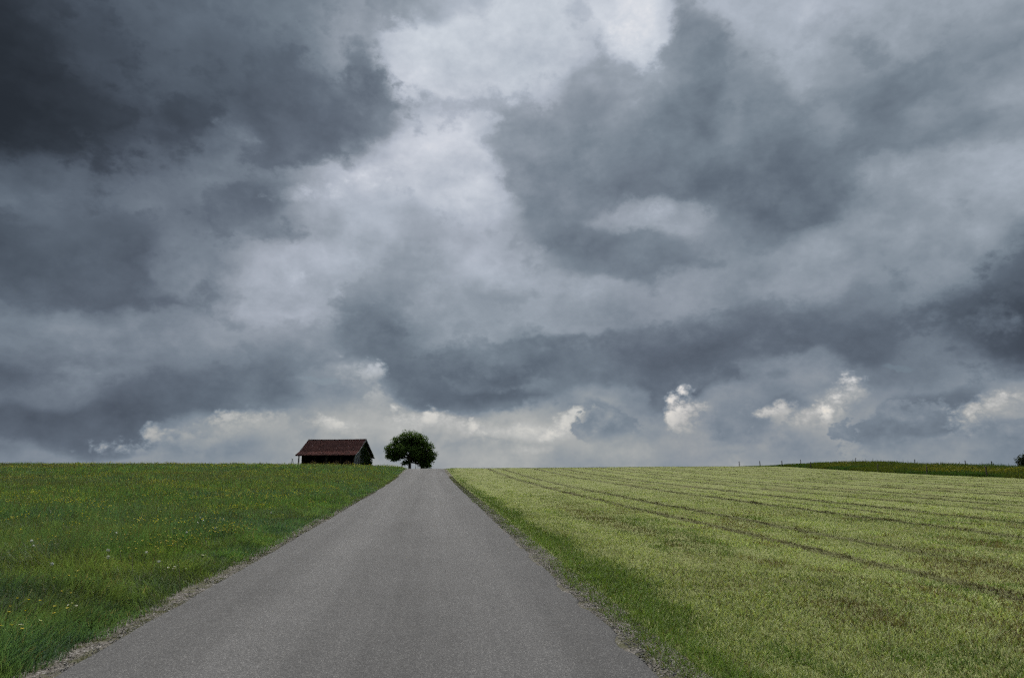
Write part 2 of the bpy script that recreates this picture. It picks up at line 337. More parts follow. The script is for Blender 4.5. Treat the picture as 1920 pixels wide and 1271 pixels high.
def tag(o, label=None, cat=None, group=None, kind=None):
    if label: o['label'] = label
    if cat: o['category'] = cat
    if group: o['group'] = group
    if kind: o['kind'] = kind
    return o


def empty(name, loc, rz=0.0):
    o = bpy.data.objects.new(name, None)
    o.empty_display_size = 0.2
    o.location = loc
    o.rotation_euler = (0, 0, rz)
    return link(o)


def np_mesh(name, verts, faces, mat, cols=None, smooth=False, parent=None):
    """verts (N,3); faces (M,3) or (M,4); cols (N,3) one colour for each vertex"""
    me = bpy.data.meshes.new(name)
    verts = np.ascontiguousarray(verts, dtype=np.float32)
    faces = np.ascontiguousarray(faces, dtype=np.int32)
    k = faces.shape[1]
    me.vertices.add(len(verts))
    me.vertices.foreach_set('co', verts.ravel())
    me.loops.add(faces.size)
    me.loops.foreach_set('vertex_index', faces.ravel())
    me.polygons.add(len(faces))
    me.polygons.foreach_set('loop_start', np.arange(0, faces.size, k, dtype=np.int32))
    if cols is not None:
        at = me.color_attributes.new('Col', 'FLOAT_COLOR', 'POINT')
        c4 = np.ones((len(verts), 4), dtype=np.float32)
        c4[:, :3] = cols
        at.data.foreach_set('color', c4.ravel())
    me.update(calc_edges=True)
    if smooth:
        me.polygons.foreach_set('use_smooth', np.ones(len(faces), dtype=bool))
    me.materials.append(mat)
    o = bpy.data.objects.new(name, me)
    return link(o, parent)


def box_mesh(name, sx, sy, sz, mat, bevel=0.0, centre=(0, 0, 0)):
    bm = bmesh.new()
    bmesh.ops.create_cube(bm, size=1.0)
    for v in bm.verts:
        v.co.x = v.co.x * sx + centre[0]
        v.co.y = v.co.y * sy + centre[1]
        v.co.z = v.co.z * sz + centre[2]
    if bevel:
        bmesh.ops.bevel(bm, geom=bm.edges[:], offset=bevel, segments=1, affect='EDGES')
    me = bpy.data.meshes.new(name)
    bm.to_mesh(me); bm.free()
    me.materials.append(mat)
    return me


def add_obj(name, me, parent=None, loc=(0, 0, 0), rot=(0, 0, 0)):
    o = bpy.data.objects.new(name, me)
    o.location = loc
    o.rotation_euler = rot
    return link(o, parent)


def tube(pts, rad, sides=7):
    pts = [np.array(p, dtype=float) for p in pts]
    V, F = [], []
    for i, p in enumerate(pts):
        t = pts[min(i + 1, len(pts) - 1)] - pts[max(i - 1, 0)]
        t /= np.linalg.norm(t) + 1e-9
        a = np.array([1.0, 0, 0]) if abs(t[0]) < .8 else np.array([0, 1.0, 0])
        u = np.cross(t, a); u /= np.linalg.norm(u); w = np.cross(t, u)
        for s in range(sides):
            q = 2 * math.pi * s / sides
            V.append(p + rad[i] * (math.cos(q) * u + math.sin(q) * w))
    for i in range(len(pts) - 1):
        for s in range(sides):
            a = i * sides + s; b = i * sides + (s + 1) % sides
            F.append((a, b, b + sides, a + sides))
    return np.array(V), np.array(F)


def ss(v, a, b):
    t = np.clip((np.asarray(v, dtype=np.float64) - a) / (b - a), 0, 1)
    return t * t * (3 - 2 * t)


_perm = rng.random((256, 256))


def vnoise(x, y):
    xi = np.floor(x).astype(np.int64); yi = np.floor(y).astype(np.int64)
    fx = x - xi; fy = y - yi
    fx = fx * fx * (3 - 2 * fx); fy = fy * fy * (3 - 2 * fy)
    a = _perm[xi & 255, yi & 255]; b = _perm[(xi + 1) & 255, yi & 255]
    c = _perm[xi & 255, (yi + 1) & 255]; d = _perm[(xi + 1) & 255, (yi + 1) & 255]
    return (a * (1 - fx) + b * fx) * (1 - fy) + (c * (1 - fx) + d * fx) * fy


def fbm(x, y, octaves=4):
    s = 0; a = 0.5; tot = 0
    for k in range(octaves):
        s = s + a * vnoise(x * 2 ** k + 17.3 * k, y * 2 ** k + 5.1 * k)
        tot += a; a *= 0.5
    return s / tot


# ------------------------------------------------------------------ lie of the land (road runs along +Y)
PY = np.array([-400, -60, 0, 20, 40, 60, 75, 85, 95, 110, 140, 175, 260, 420, 9000.])
PZ = np.array([-5.0, -1.3, 0, .45, .90, 1.46, 2.03, 2.44, 2.60, 2.62, 2.52, 2.20, 1.0, 0.0, 0.0])


def _pchip(xs, ys):
    h = np.diff(xs); dl = np.diff(ys) / h
    m = np.zeros_like(xs)
    for i in range(1, len(xs) - 1):
        if dl[i - 1] * dl[i] > 0:
            w1 = 2 * h[i] + h[i - 1]; w2 = h[i] + 2 * h[i - 1]
            m[i] = (w1 + w2) / (w1 / dl[i - 1] + w2 / dl[i])
    m[0] = dl[0]; m[-1] = dl[-1]

    def f(x):
        x = np.clip(x, xs[0], xs[-1] - 1e-6)
        i = np.searchsorted(xs, x, side='right') - 1
        t = (x - xs[i]) / h[i]
        return ((1 + 2 * t) * (1 - t) ** 2 * ys[i] + t * (1 - t) ** 2 * h[i] * m[i]
                + t * t * (3 - 2 * t) * ys[i + 1] + t * t * (t - 1) * h[i] * m[i + 1])
    return f


prof = _pchip(PY, PZ)
RL, RRT = -2.72, 1.77          # asphalt edges
SL, SR = -2.97, 2.06           # outer edges of the gravel shoulders
STRIP = 45.0                   # fence line


def land(x, y):
    x = np.asarray(x, dtype=np.float64); y = np.asarray(y, dtype=np.float64)
    z = prof(y)
    yy = ss(y, 15, 80)
    z = z + 0.36 * (1 - np.exp(-np.maximum(-x - 3.0, 0) / 7.0)) * yy
    z = z + 0.10 * ss(x, 2.0, 3.2) * ss(y, 30, 80)
    z = z + 0.30 * ss(x, 4, 45) * ss(y, 6, 46)
    z = z + 0.30 * ss(x, 45, 53) - 0.03 * np.maximum(x - 58, 0) * (x < 400) - 10.2 * (x >= 400)
    far = ss(np.hypot(x, y), 250, 700)
    z = z * (1 - far) + (-3.0) * far
    off = np.where(x < 0, -x - 2.97, x - 2.06)
    rough = ss(off, 0.0, 0.8) * (1 - ss(np.hypot(x, y), 120, 200))
    z = z + rough * (0.05 * (fbm(x * .35 + 40, y * .35 + 90, 3) - 0.5) + 0.03 * (vnoise(x * 2.1 + 9, y * 2.1 + 7) - 0.5))
    return z


# ------------------------------------------------------------------ materials
def new_mat(name):
    m = bpy.data.materials.new(name)
    m.use_nodes = True
    t = NT(m.node_tree)
    b = m.node_tree.nodes['Principled BSDF']
    return m, t, b


def mat_plant(name, transl=0.35, rough=0.55, gain=1.0, spec=0.25):
    m = bpy.data.materials.new(name)
    m.use_nodes = True
    t = NT(m.node_tree)
    m.node_tree.nodes.clear()
    out = t.n('ShaderNodeOutputMaterial')
    at = t.n('ShaderNodeVertexColor', layer_name='Col')
    b = t.n('ShaderNodeBsdfPrincipled')
    t.link(at.outputs[0], b.inputs['Base Color'])
    b.inputs['Roughness'].default_value = rough
    b.inputs['Specular IOR Level'].default_value = spec
    tr = t.n('ShaderNodeBsdfTranslucent')
    t.link(t.mixc(1.0, at.outputs[0], (1.15, 1.25, 0.6, 1), 'MULTIPLY'), tr.inputs[0])
    mx = t.n('ShaderNodeMixShader')
    mx.inputs[0].default_value = transl
    t.link(b.outputs[0], mx.inputs[1]); t.link(tr.outputs[0], mx.inputs[2])
    t.link(mx.outputs[0], out.inputs[0])
    return m


def mat_vcol(name, rough=0.8, spec=0.2):
    m, t, b = new_mat(name)
    at = t.n('ShaderNodeVertexColor', layer_name='Col')
    t.link(at.outputs[0], b.inputs['Base Color'])
    b.inputs['Roughness'].default_value = rough
    b.inputs['Specular IOR Level'].default_value = spec
    return m


TRACKS = [(7.05, .16), (8.72, .14), (12.6, .17), (14.2, .10), (15.8, .19), (18.7, .17), (21.2, .20), (23.0, .17), (26.4, .21), (28.2, .17), (31.8, .22),
          (34.0, .18), (37.4, .22), (40.6, .22)]


def mat_ground():
    m, t, b = new_mat('soil_and_thatch')
    tc = t.n('ShaderNodeTexCoord')
    p = tc.outputs['Object']
    sep = t.n('ShaderNodeSeparateXYZ'); t.link(p, sep.inputs[0])
    x = sep.outputs[0]
    n1 = t.noise(p, 0.35, 5, 0.6)
    n2 = t.noise(p, 9.0, 6, 0.7)
    n3 = t.noise(p, 60.0, 3, 0.6)
    meadow = t.mixc(n2, (0.022, 0.040, 0.010, 1), (0.050, 0.075, 0.020, 1))
    meadow = t.mixc(t.rng(n1, 0.5, 0.7), meadow, (0.050, 0.058, 0.022, 1))
    field = t.mixc(t.rng(n2, 0.3, 0.7), (0.105, 0.118, 0.042, 1), (0.22, 0.24, 0.09, 1))
    field = t.mixc(t.rng(n3, 0.35, 0.75), field, (0.21, 0.23, 0.09, 1))
    field = t.mixc(t.m('MULTIPLY', t.rng(n1, 0.52, 0.68), 0.6), field, (0.11, 0.095, 0.042, 1))
    wob = t.m('ADD', x, t.m('MULTIPLY', t.m('SUBTRACT', t.noise(p, 4.0, 4, 0.65), 0.5), 0.25))
    tr = None
    for (cx, wd) in TRACKS:
        q = t.rng(t.m('ABSOLUTE', t.m('SUBTRACT', wob, cx)), wd * 1.9, wd * 0.6)
        tr = q if tr is None else t.m('MAXIMUM', tr, q)
    field = t.mixc(t.m('MULTIPLY', tr, t.rng(n2, 0.35, 0.65, 0.15, 0.85)), field, (0.040, 0.034, 0.018, 1))
    strip = t.mixc(n2, (0.020, 0.036, 0.010, 1), (0.055, 0.075, 0.020, 1))
    side = t.mixc(t.rng(x, -0.6, -0.4, smooth=False), meadow, field)
    side = t.mixc(t.rng(x, STRIP - .2, STRIP + .1, smooth=False), side, strip)
    t.link(side, b.inputs['Base Color'])
    b.inputs['Roughness'].default_value = 0.95
    b.inputs['Specular IOR Level'].default_value = 0.1
    bp = t.n('ShaderNodeBump')
    bp.inputs['Strength'].default_value = 0.6
    bp.inputs['Distance'].default_value = 0.03
    t.link(n3, bp.inputs['Height']); t.link(bp.outputs[0], b.inputs['Normal'])
    return m


def mat_asphalt():
    m, t, b = new_mat('worn_asphalt')
    p = t.n('ShaderNodeTexCoord').outputs['Object']
    sep = t.n('ShaderNodeSeparateXYZ'); t.link(p, sep.inputs[0])
    x = sep.outputs[0]
    vo = t.n('ShaderNodeTexVoronoi', feature='F1'); vo.inputs['Scale'].default_value = 120.0
    t.link(p, vo.inputs['Vector'])
    hs = t.n('ShaderNodeSeparateColor'); t.link(vo.outputs['Color'], hs.inputs[0])
    g = hs.outputs[0]
    fine = t.noise(p, 55.0, 3, 0.7)
    base = t.ramp(g, [(0.0, (0.028, 0.028, 0.029)), (0.35, (0.066, 0.065, 0.065)), (0.7, (0.092, 0.091, 0.090)), (0.88, (0.145, 0.143, 0.140)), (1.0, (0.26, 0.255, 0.245))])
    base = t.mixc(t.rng(vo.outputs['Distance'], 0.25, 0.6, 0.0, 0.5), base, (0.040, 0.040, 0.042, 1))
    base = t.mixc(t.rng(fine, 0.3, 0.75, 0.0, 0.35), base, (0.095, 0.093, 0.091, 1))
    # long streaks of wear: two wheel paths and the paver's joint in the middle
    st = t.n('ShaderNodeMapping'); st.inputs['Scale'].default_value = (1.6, 0.035, 1.0)
    t.link(p, st.inputs[0])
    streak = t.noise(st.outputs[0], 1.0, 5, 0.65)
    patch = t.noise(p, 0.5, 5, 0.6)
    blotch = t.noise(p, 3.0, 4, 0.6)
    wear = t.m('ADD', t.m('MULTIPLY', t.m('SUBTRACT', streak, 0.5), 0.95), t.m('ADD', t.m('MULTIPLY', t.m('SUBTRACT', patch, 0.5), 0.45), t.m('MULTIPLY', t.m('SUBTRACT', blotch, 0.5), 0.25)))
    wheel = t.m('MAXIMUM', t.rng(t.m('ABSOLUTE', t.m('SUBTRACT', x, -1.45)), 0.65, 0.1), t.rng(t.m('ABSOLUTE', t.m('SUBTRACT', x, 0.55)), 0.65, 0.1))
    joint = t.rng(t.m('ABSOLUTE', t.m('SUBTRACT', t.m('ADD', x, t.m('MULTIPLY', t.m('SUBTRACT', patch, .5), .12)), -0.50)), 0.10, 0.03)
    k = t.m('ADD', 0.86, t.m('ADD', wear, t.m('SUBTRACT', t.m('MULTIPLY', wheel, 0.16), t.m('MULTIPLY', joint, 0.05))))
    sc = t.vm('SCALE', base)
    t.link(k, sc.node.inputs['Scale'])
    t.link(sc, b.inputs['Base Color'])
    b.inputs['Roughness'].default_value = 0.85
    b.inputs['Specular IOR Level'].default_value = 0.26
    bp = t.n('ShaderNodeBump')
    bp.inputs['Strength'].default_value = 0.55
    bp.inputs['Distance'].default_value = 0.006
    t.link(t.m('ADD', t.m('MULTIPLY', vo.outputs['Distance'], -1.0), fine), bp.inputs['Height'])
    t.link(bp.outputs[0], b.inputs['Normal'])
    return m


def mat_gravel_bed():
    m, t, b = new_mat('gravel_bed')
    p = t.n('ShaderNodeTexCoord').outputs['Object']
    vo = t.n('ShaderNodeTexVoronoi', feature='F1'); vo.inputs['Scale'].default_value = 70.0
    t.link(p, vo.inputs['Vector'])
    hs = t.n('ShaderNodeSeparateColor'); t.link(vo.outputs['Color'], hs.inputs[0])
    c = t.ramp(hs.outputs[0], [(0, (0.050, 0.044, 0.036)), (0.5, (0.10, 0.091, 0.079)), (0.85, (0.16, 0.148, 0.132)), (1, (0.30, 0.29, 0.27))])
    n = t.noise(p, 5.0, 5, 0.6)
    c = t.mixc(t.rng(n, 0.46, 0.62, 0, 0.8), c, (0.060, 0.062, 0.026, 1))
    t.link(c, b.inputs['Base Color'])
    b.inputs['Roughness'].default_value = 0.95
    b.inputs['Specular IOR Level'].default_value = 0.15
    bp = t.n('ShaderNodeBump'); bp.inputs['Strength'].default_value = 0.8; bp.inputs['Distance'].default_value = 0.01
    t.link(t.m('MULTIPLY', vo.outputs['Distance'], -1.0), bp.inputs['Height']); t.link(bp.outputs[0], b.inputs['Normal'])
    return m


def mat_wood(name, a, bcol, scale=(14, 14, 0.9)):
    m, t, b = new_mat(name)
    tc = t.n('ShaderNodeTexCoord')
    oi = t.n('ShaderNodeObjectInfo')
    mp = t.n('ShaderNodeMapping'); mp.inputs['Scale'].default_value = scale
    t.link(tc.outputs['Object'], mp.inputs[0])
    sh = t.vm('ADD', mp.outputs[0], t.vm('SCALE', (31.0, 17.0, 9.0)))
    t.link(oi.outputs['Random'], sh.node.inputs[1].links[0].from_node.inputs['Scale'])
    n = t.noise(sh, 1.0, 5, 0.65)
    c = t.mixc(t.rng(n, 0.3, 0.7), (*a, 1), (*bcol, 1))
    sc = t.vm('SCALE', c)
    t.link(t.rng(oi.outputs['Random'], 0, 1, 0.7, 1.25, smooth=False), sc.node.inputs['Scale'])
    t.link(sc, b.inputs['Base Color'])
    b.inputs['Roughness'].default_value = 0.9
    b.inputs['Specular IOR Level'].default_value = 0.2
    return m


def mat_roof():
    m, t, b = new_mat('old_clay_tiles')
    p = t.n('ShaderNodeTexCoord').outputs['Object']
    n1 = t.noise(p, 0.55, 5, 0.65)
    n2 = t.noise(p, 7.0, 3, 0.6)
    at = t.n('ShaderNodeVertexColor', layer_name='Col')
    c = t.mixc(t.rng(n1, 0.42, 0.62), at.outputs[0], (0.066, 0.027, 0.025, 1))
    c = t.mixc(t.rng(t.noise(p, 0.9, 4, 0.6), 0.58, 0.72, 0, 0.35), c, (0.046, 0.036, 0.022, 1))
    c = t.mixc(t.rng(n2, 0.4, 0.7, 0, 0.3), c, (0.085, 0.040, 0.032, 1))
    t.link(c, b.inputs['Base Color'])
    b.inputs['Roughness'].default_value = 0.9
    b.inputs['Specular IOR Level'].default_value = 0.15
    return m


M_ground = mat_ground()
M_asphalt = mat_asphalt()
M_bed = mat_gravel_bed()
M_stone = mat_vcol('gravel_stone', 0.9, 0.2)
M_grass = mat_plant('grass_blades', 0.38)
M_mown = mat_plant('mown_blades', 0.25, 0.7)
M_flower = mat_plant('petals', 0.3, 0.6)
M_leaf = mat_plant('tree_leaves', 0.34, 0.7, spec=0.06)
M_bark = mat_wood('bark', (0.020, 0.016, 0.012), (0.05, 0.042, 0.032), (6, 6, 2))
M_plank = mat_wood('grey_weathered_boards', (0.12, 0.125, 0.135), (0.24, 0.245, 0.26))
M_dark = mat_wood('dark_timber', (0.022, 0.017, 0.013), (0.045, 0.035, 0.027))
M_post = mat_wood('fence_post_wood', (0.045, 0.038, 0.030), (0.11, 0.095, 0.078))
M_roof = mat_roof()
M_bale = mat_wood('bale_straw', (0.10, 0.060, 0.034), (0.20, 0.125, 0.072), (9, 9, 9))
M_pale = mat_wood('galvanised_tube', (0.42, 0.43, 0.44), (0.6, 0.61, 0.62), (3, 3, 3))


# ------------------------------------------------------------------ ground, road, shoulders
def lines(parts):
    return np.unique(np.concatenate([np.arange(a, b, s) for a, b, s in parts]).round(3))


def grid(xs, ys, zf):
    X, Y = np.meshgrid(xs, ys)
    Z = zf(X, Y)
    v = np.stack([X, Y, Z], -1).reshape(-1, 3)
    nx = len(xs)
    i = np.arange((len(ys) - 1) * nx).reshape(-1, nx)[:, :-1].ravel()
    f = np.stack([i, i + 1, i + nx + 1, i + nx], -1)
    return v, f


YS = lines([(-400, -40, 40), (-40, 0, 4), (0, 30, .4), (30, 120, 1.0), (120, 240, 5), (240, 700, 40), (700, 3000, 300), (3000, 9001, 1500)])
XS = lines([(-9000, -3000, 1500), (-3000, -700, 300), (-700, -100, 30), (-100, -20, 2.0), (-20, -4, .5), (-4, 4, .25), (4, 16, .5), (16, 70, 1.2),
            (70, 150, 8), (150, 700, 40), (700, 3000, 300), (3000, 9001, 1500)])
XS = np.unique(np.concatenate([XS, [RL + .1, RRT - .1, -2.5, 1.5]]))


def ground_z(x, y):
    return land(x, y) - 0.06 * ((x > RL + .05) & (x < RRT - .05))


v, f = grid(XS, YS, ground_z)
o = np_mesh('ground', v, f, M_ground, smooth=True)
tag(o, 'rolling farmland soil under the meadow and the mown field', 'ground', kind='structure')

RY = lines([(-30, 0, 2), (0, 30, .1), (30, 130, .5), (130, 421, 5)])


def edge_wobble(y, side):
    k = (fbm(y * 1.3 + side * 31, y * 0 + side, 4) - .5) * .07 + (fbm(y * .25 + side * 11, y * 0 + 3 + side, 2) - .5) * .10
    if side == 2:   # the right edge is broken away close by
        k = k - 0.07 * ss(vnoise(y * 1.9 + 3, y * 0), .55, .8) * (1 - ss(y, 12, 30))
    return k


def road_mesh():
    us = np.array([0, 0, .01, .06, .12, .2, .3, .4, .5, .6, .7, .8, .88, .94, .99, 1, 1])
    dz = np.array([-.05, .0, .020, .028, .034, .042, .05, .055, .057, .055, .05, .042, .034, .028, .020, 0, -.05]) * 0.8
    L = RL + edge_wobble(RY, 1); Rr = RRT + edge_wobble(RY, 2)
    X = L[:, None] + (Rr - L)[:, None] * us[None, :]
    Y = np.repeat(RY[:, None], len(us), 1)
    Z = prof(Y) + dz[None, :]
    v = np.stack([X, Y, Z], -1).reshape(-1, 3)
    nx = len(us)
    i = np.arange((len(RY) - 1) * nx).reshape(-1, nx)[:, :-1].ravel()
    return v, np.stack([i, i + 1, i + nx + 1, i + nx], -1), L, Rr


v, f, EL_, ER_ = road_mesh()
o = np_mesh('road', v, f, M_asphalt, smooth=True)
tag(o, 'straight narrow grey asphalt farm road climbing to the crest', 'road', kind='structure')


def shoulder(name, xa, xb, label):
    xs = np.linspace(xa, xb, 6)
    v, f = grid(xs, RY, lambda X, Y: land(X, Y) + 0.006 + 0.012 * (vnoise(X * 9, Y * 9) - .5))
    o = np_mesh(name, v, f, M_bed, smooth=True)
    return tag(o, label, 'gravel', kind='structure')


shoulder('gravel_shoulder', -3.05, -2.58, 'thin gravel shoulder between asphalt and flowering meadow')
shoulder('gravel_shoulder', 1.60, 2.14, 'crumbling gravel shoulder between asphalt and mown field')


# loose stones on the shoulders
def rock_batch(px, py, pz, size, col):
    ico = bmesh.new(); bmesh.ops.create_icosphere(ico, subdivisions=1, radius=1.0)
    bv = np.array([q.co[:] for q in ico.verts]); bf = np.array([[q.index for q in g.verts] for g in ico.faces]); ico.free()
    n = len(px)
    jit = 1 + 0.5 * (rng.random((n, len(bv), 1)) - .5)
    sc = size[:, None] * rng.uniform(.6, 1.3, (n, 3)); sc[:, 2] *= .6
    a = rng.uniform(0, 6.28, n); ca, sa = np.cos(a), np.sin(a)
    V = bv[None] * jit * sc[:, None, :]
    Vx = V[..., 0] * ca[:, None] - V[..., 1] * sa[:, None]; Vy = V[..., 0] * sa[:, None] + V[..., 1] * ca[:, None]
    V = np.stack([Vx + px[:, None], Vy + py[:, None], V[..., 2] + pz[:, None]], -1).reshape(-1, 3)
    F = (bf[None] + (np.arange(n) * len(bv))[:, None, None]).reshape(-1, 3)
    return V, F, np.repeat(col, len(bv), 0)


def stones(side, n, label):
    y = 3.5 + (rng.random(n) ** 2.2) * 40
    if side < 0:
        x = RL + .03 - np.abs(rng.normal(0, .13, n))
        x = np.maximum(x, SL - .06)
    else:
        x = RRT - .02 + np.abs(rng.normal(0, .17, n))
        x = np.minimum(x, SR + .08)
    size = rng.uniform(.003, .0075, n) * (1 + (rng.random(n) > .96) * rng.uniform(.4, 1.0, n)) * (1 + y * .02)
    z = land(x, y) + .008 + size * .2
    g = rng.uniform(.075, .185, n)
    g = np.where(rng.random(n) > .94, rng.uniform(.3, .5, n), g)
    col = np.stack([g * 1.03, g, g * .93], -1)
    V, F, C = rock_batch(x, y, z, size, col)
    o = np_mesh('gravel', V, F, M_stone, C)
    return tag(o, label, 'gravel', kind='stuff')


stones(-1, 6500, 'loose grey stones along the meadow side of the road')
stones(1, 9000, 'loose grey stones along the mown field side of the road')


# ------------------------------------------------------------------ grass
def blades(x, y, z, h, w, lean, col, seg=2, tipcol=None, dirbias=None):
    n = len(x)
    a = rng.uniform(0, 2 * np.pi, n) if dirbias is None else dirbias + rng.normal(0, .9, n)
    la, lb = np.cos(a) * lean * h, np.sin(a) * lean * h
    fa = rng.uniform(0, np.pi, n)
    wx, wy = np.cos(fa) * w * .5, np.sin(fa) * w * .5
    hz = h * np.sqrt(np.maximum(1 - (lean * .75) ** 2, .12))
    base = np.stack([x, y, z - .01], -1)
    W = np.stack([wx, wy, 0 * wx], -1)
    mid = base + np.stack([la * .34, lb * .34, hz * .62], -1)
    tip = base + np.stack([la, lb, hz], -1)
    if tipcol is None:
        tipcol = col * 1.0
    if seg == 1:
        V = np.stack([base - W, base + W, tip], 1)
        F = (np.arange(n) * 3)[:, None] + np.array([[0, 1, 2]])
        C = np.stack([col, col, tipcol], 1)
        return V.reshape(-1, 3), F.reshape(-1, 3), C.reshape(-1, 3)
    V = np.stack([base - W, base + W, mid - W * .8, mid + W * .8, tip], 1)
    T = np.array([[0, 1, 3], [0, 3, 2], [2, 3, 4]])
    F = (np.arange(n) * 5)[:, None, None] + T[None]
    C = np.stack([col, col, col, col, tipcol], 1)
    return V.reshape(-1, 3), F.reshape(-1, 3), C.reshape(-1, 3)


CAM_AZ = R(6.8)


def fan(n, dmin, dmax, azmin, azmax, power):
    """points whose density falls with distance as d**-power, azimuth from the road"""
    e = 2 - power
    u = rng.random(n)
    d = (dmin ** e + u * (dmax ** e - dmin ** e)) ** (1 / e)
    a = R(azmin) + rng.random(n) * R(azmax - azmin)
    return d * np.sin(a), d * np.cos(a), d


def mixcol(a, b, t):
    return np.asarray(a)[None] * (1 - t[:, None]) + np.asarray(b)[None] * t[:, None]


def join(parts):
    V, F, C = [], [], []
    k = 0
    for v, f, c in parts:
        V.append(v); F.append(f + k); C.append(c); k += len(v)
    return np.concatenate(V), np.concatenate(F), np.concatenate(C)


def visible_side(x, y, shoulder_edge):
    return x < shoulder_edge


def meadow_height(x, y):
    off = -x - 2.97
    h = .09 + .09 * ss(off, 0, .45) + .10 * ss(off, .5, 1.8)
    tus = fbm(x * 1.5 + 5, y * 1.5 + 2, 3)
    h = h * (.45 + 1.1 * fbm(x * .5 + 45, y * .5 + 12, 2)) * (.55 + .9 * tus)
    return h


def meadow_colour(x, y, n):
    g = mixcol((.060, .122, .038), (.104, .172, .054), rng.random(n))
    cool = ss(fbm(x * .16 + 3, y * .16 + 8, 3), .42, .62)
    g = g * (1 - .6 * cool[:, None]) + np.array([.072, .132, .070]) * .6 * cool[:, None]
    tuft = ss(fbm(x * 1.6 + 30, y * 1.6 + 18, 3), .48, .72)
    g = g * (1 - .5 * tuft[:, None]) + np.array([.125, .165, .034]) * .5 * tuft[:, None]
    yel = ss(fbm(x * .3 + 60, y * .3 + 8, 3), .5, .7) * .45
    g = g * (1 - yel[:, None]) + np.array([.130, .165, .046]) * yel[:, None]
    # sorrel and seeding grasses redden the top of the slope
    red = ss(fbm(x * .10 + 61, y * .10 + 44, 3), .36, .60) * ss(y + x * -.35, 34, 60) * (.22 + .45 * ss(-x, 8, 24))
    red = red * (rng.random(n) < .8)
    g = g * (1 - red[:, None]) + np.array([.112, .095, .042]) * red[:, None]
    straw = (rng.random(n) < .06)
    g[straw] = np.array([.20, .18, .085]) * rng.uniform(.7, 1.1, (straw.sum(), 1))
    g = g * (1 + .7 * (fbm(x * 2.4 + 12, y * 2.4 + 81, 3) - .5))[:, None] * np.array([[1.0, .98, 1.18]])
    return g * rng.uniform(.68, 1.45, (n, 1))


def make_meadow():
    parts = []
    x, y, d = fan(680000, 4.3, 104, -37, 3, 1.72)
    off = -x - 2.97
    edge = .30 * (fbm(y * 1.1 + 4, y * 0 + 2, 3) - .5) - .08 - .12 * ss(y, 9, 26)
    ok = (off > edge) & (rng.random(len(x)) < .25 + .75 * ss(off - edge, 0, .25))
    x, y, d = x[ok], y[ok], d[ok]
    n = len(x)
    h = meadow_height(x, y) * rng.uniform(.55, 1.35, n)
    w = np.maximum(.0055, .00095 * d) * rng.uniform(.6, 1.4, n)
    lean = rng.uniform(.15, .95, n)
    c = meadow_colour(x, y, n)
    bias = 6.28 * fbm(x * .9 + 2, y * .9 + 71, 2) * 2
    z = land(x, y)
    near = d < 13
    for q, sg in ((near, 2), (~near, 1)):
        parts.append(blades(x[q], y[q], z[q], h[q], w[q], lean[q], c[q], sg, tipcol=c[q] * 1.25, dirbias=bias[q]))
    # seeding stalks stand above the leaves
    x, y, d = fan(26000, 5, 104, -33, 3, 1.6)
    ok = (-x - 2.97 > .5)
    x, y, d = x[ok], y[ok], d[ok]; n = len(x)
    c = mixcol((.13, .13, .05), (.11, .085, .04), rng.random(n))
    parts.append(blades(x, y, land(x, y), meadow_height(x, y) * rng.uniform(1.2, 1.7, n), np.maximum(.003, .0006 * d), rng.uniform(.05, .35, n), c, 1))
    V, F, C = join(parts)
    o = np_mesh('meadow_grass', V, F, M_grass, C)
    tag(o, 'tall green meadow grass left of the road', 'grass', kind='stuff')


def track_mask(x, y):
    wob = x + .16 * (fbm(x * .5 + 7, y * .3 + 2, 3) - .5) + .10 * (vnoise(x * 5.1, y * 5.1) - .5)
    k = np.zeros_like(x)
    wide = 1 + .9 * ss(np.hypot(x, y), 14, 50)
    for cx, wd in TRACKS:
        k = np.maximum(k, (1 - ss(np.abs(wob - cx), wd * .8 * wide, wd * 1.7 * wide)) * (.55 + .45 * ss(fbm(x * 0 + cx, y * .35 + cx, 3), .3, .6)))
    return k


def brown_mask(x, y):
    cx = 4.7 + .16 * np.maximum(17 - y, 0) * .8
    a = (1 - ss(np.abs(x - cx - .5 * (fbm(x * .7, y * .3 + 4, 3) - .5)), .12, .75)) * ss(fbm(x * .9 + 70, y * .55 + 31, 3), .30, .55) * (1 - ss(y, 18, 34))
    b = ss(fbm(x * 1.1 + 20, y * .7 + 51, 4), .48, .62) * ss(x, 3.4, 5.0) * (1 - ss(np.hypot(x, y), 14, 34))
    return np.clip(np.maximum(a, b * .9), 0, 1)


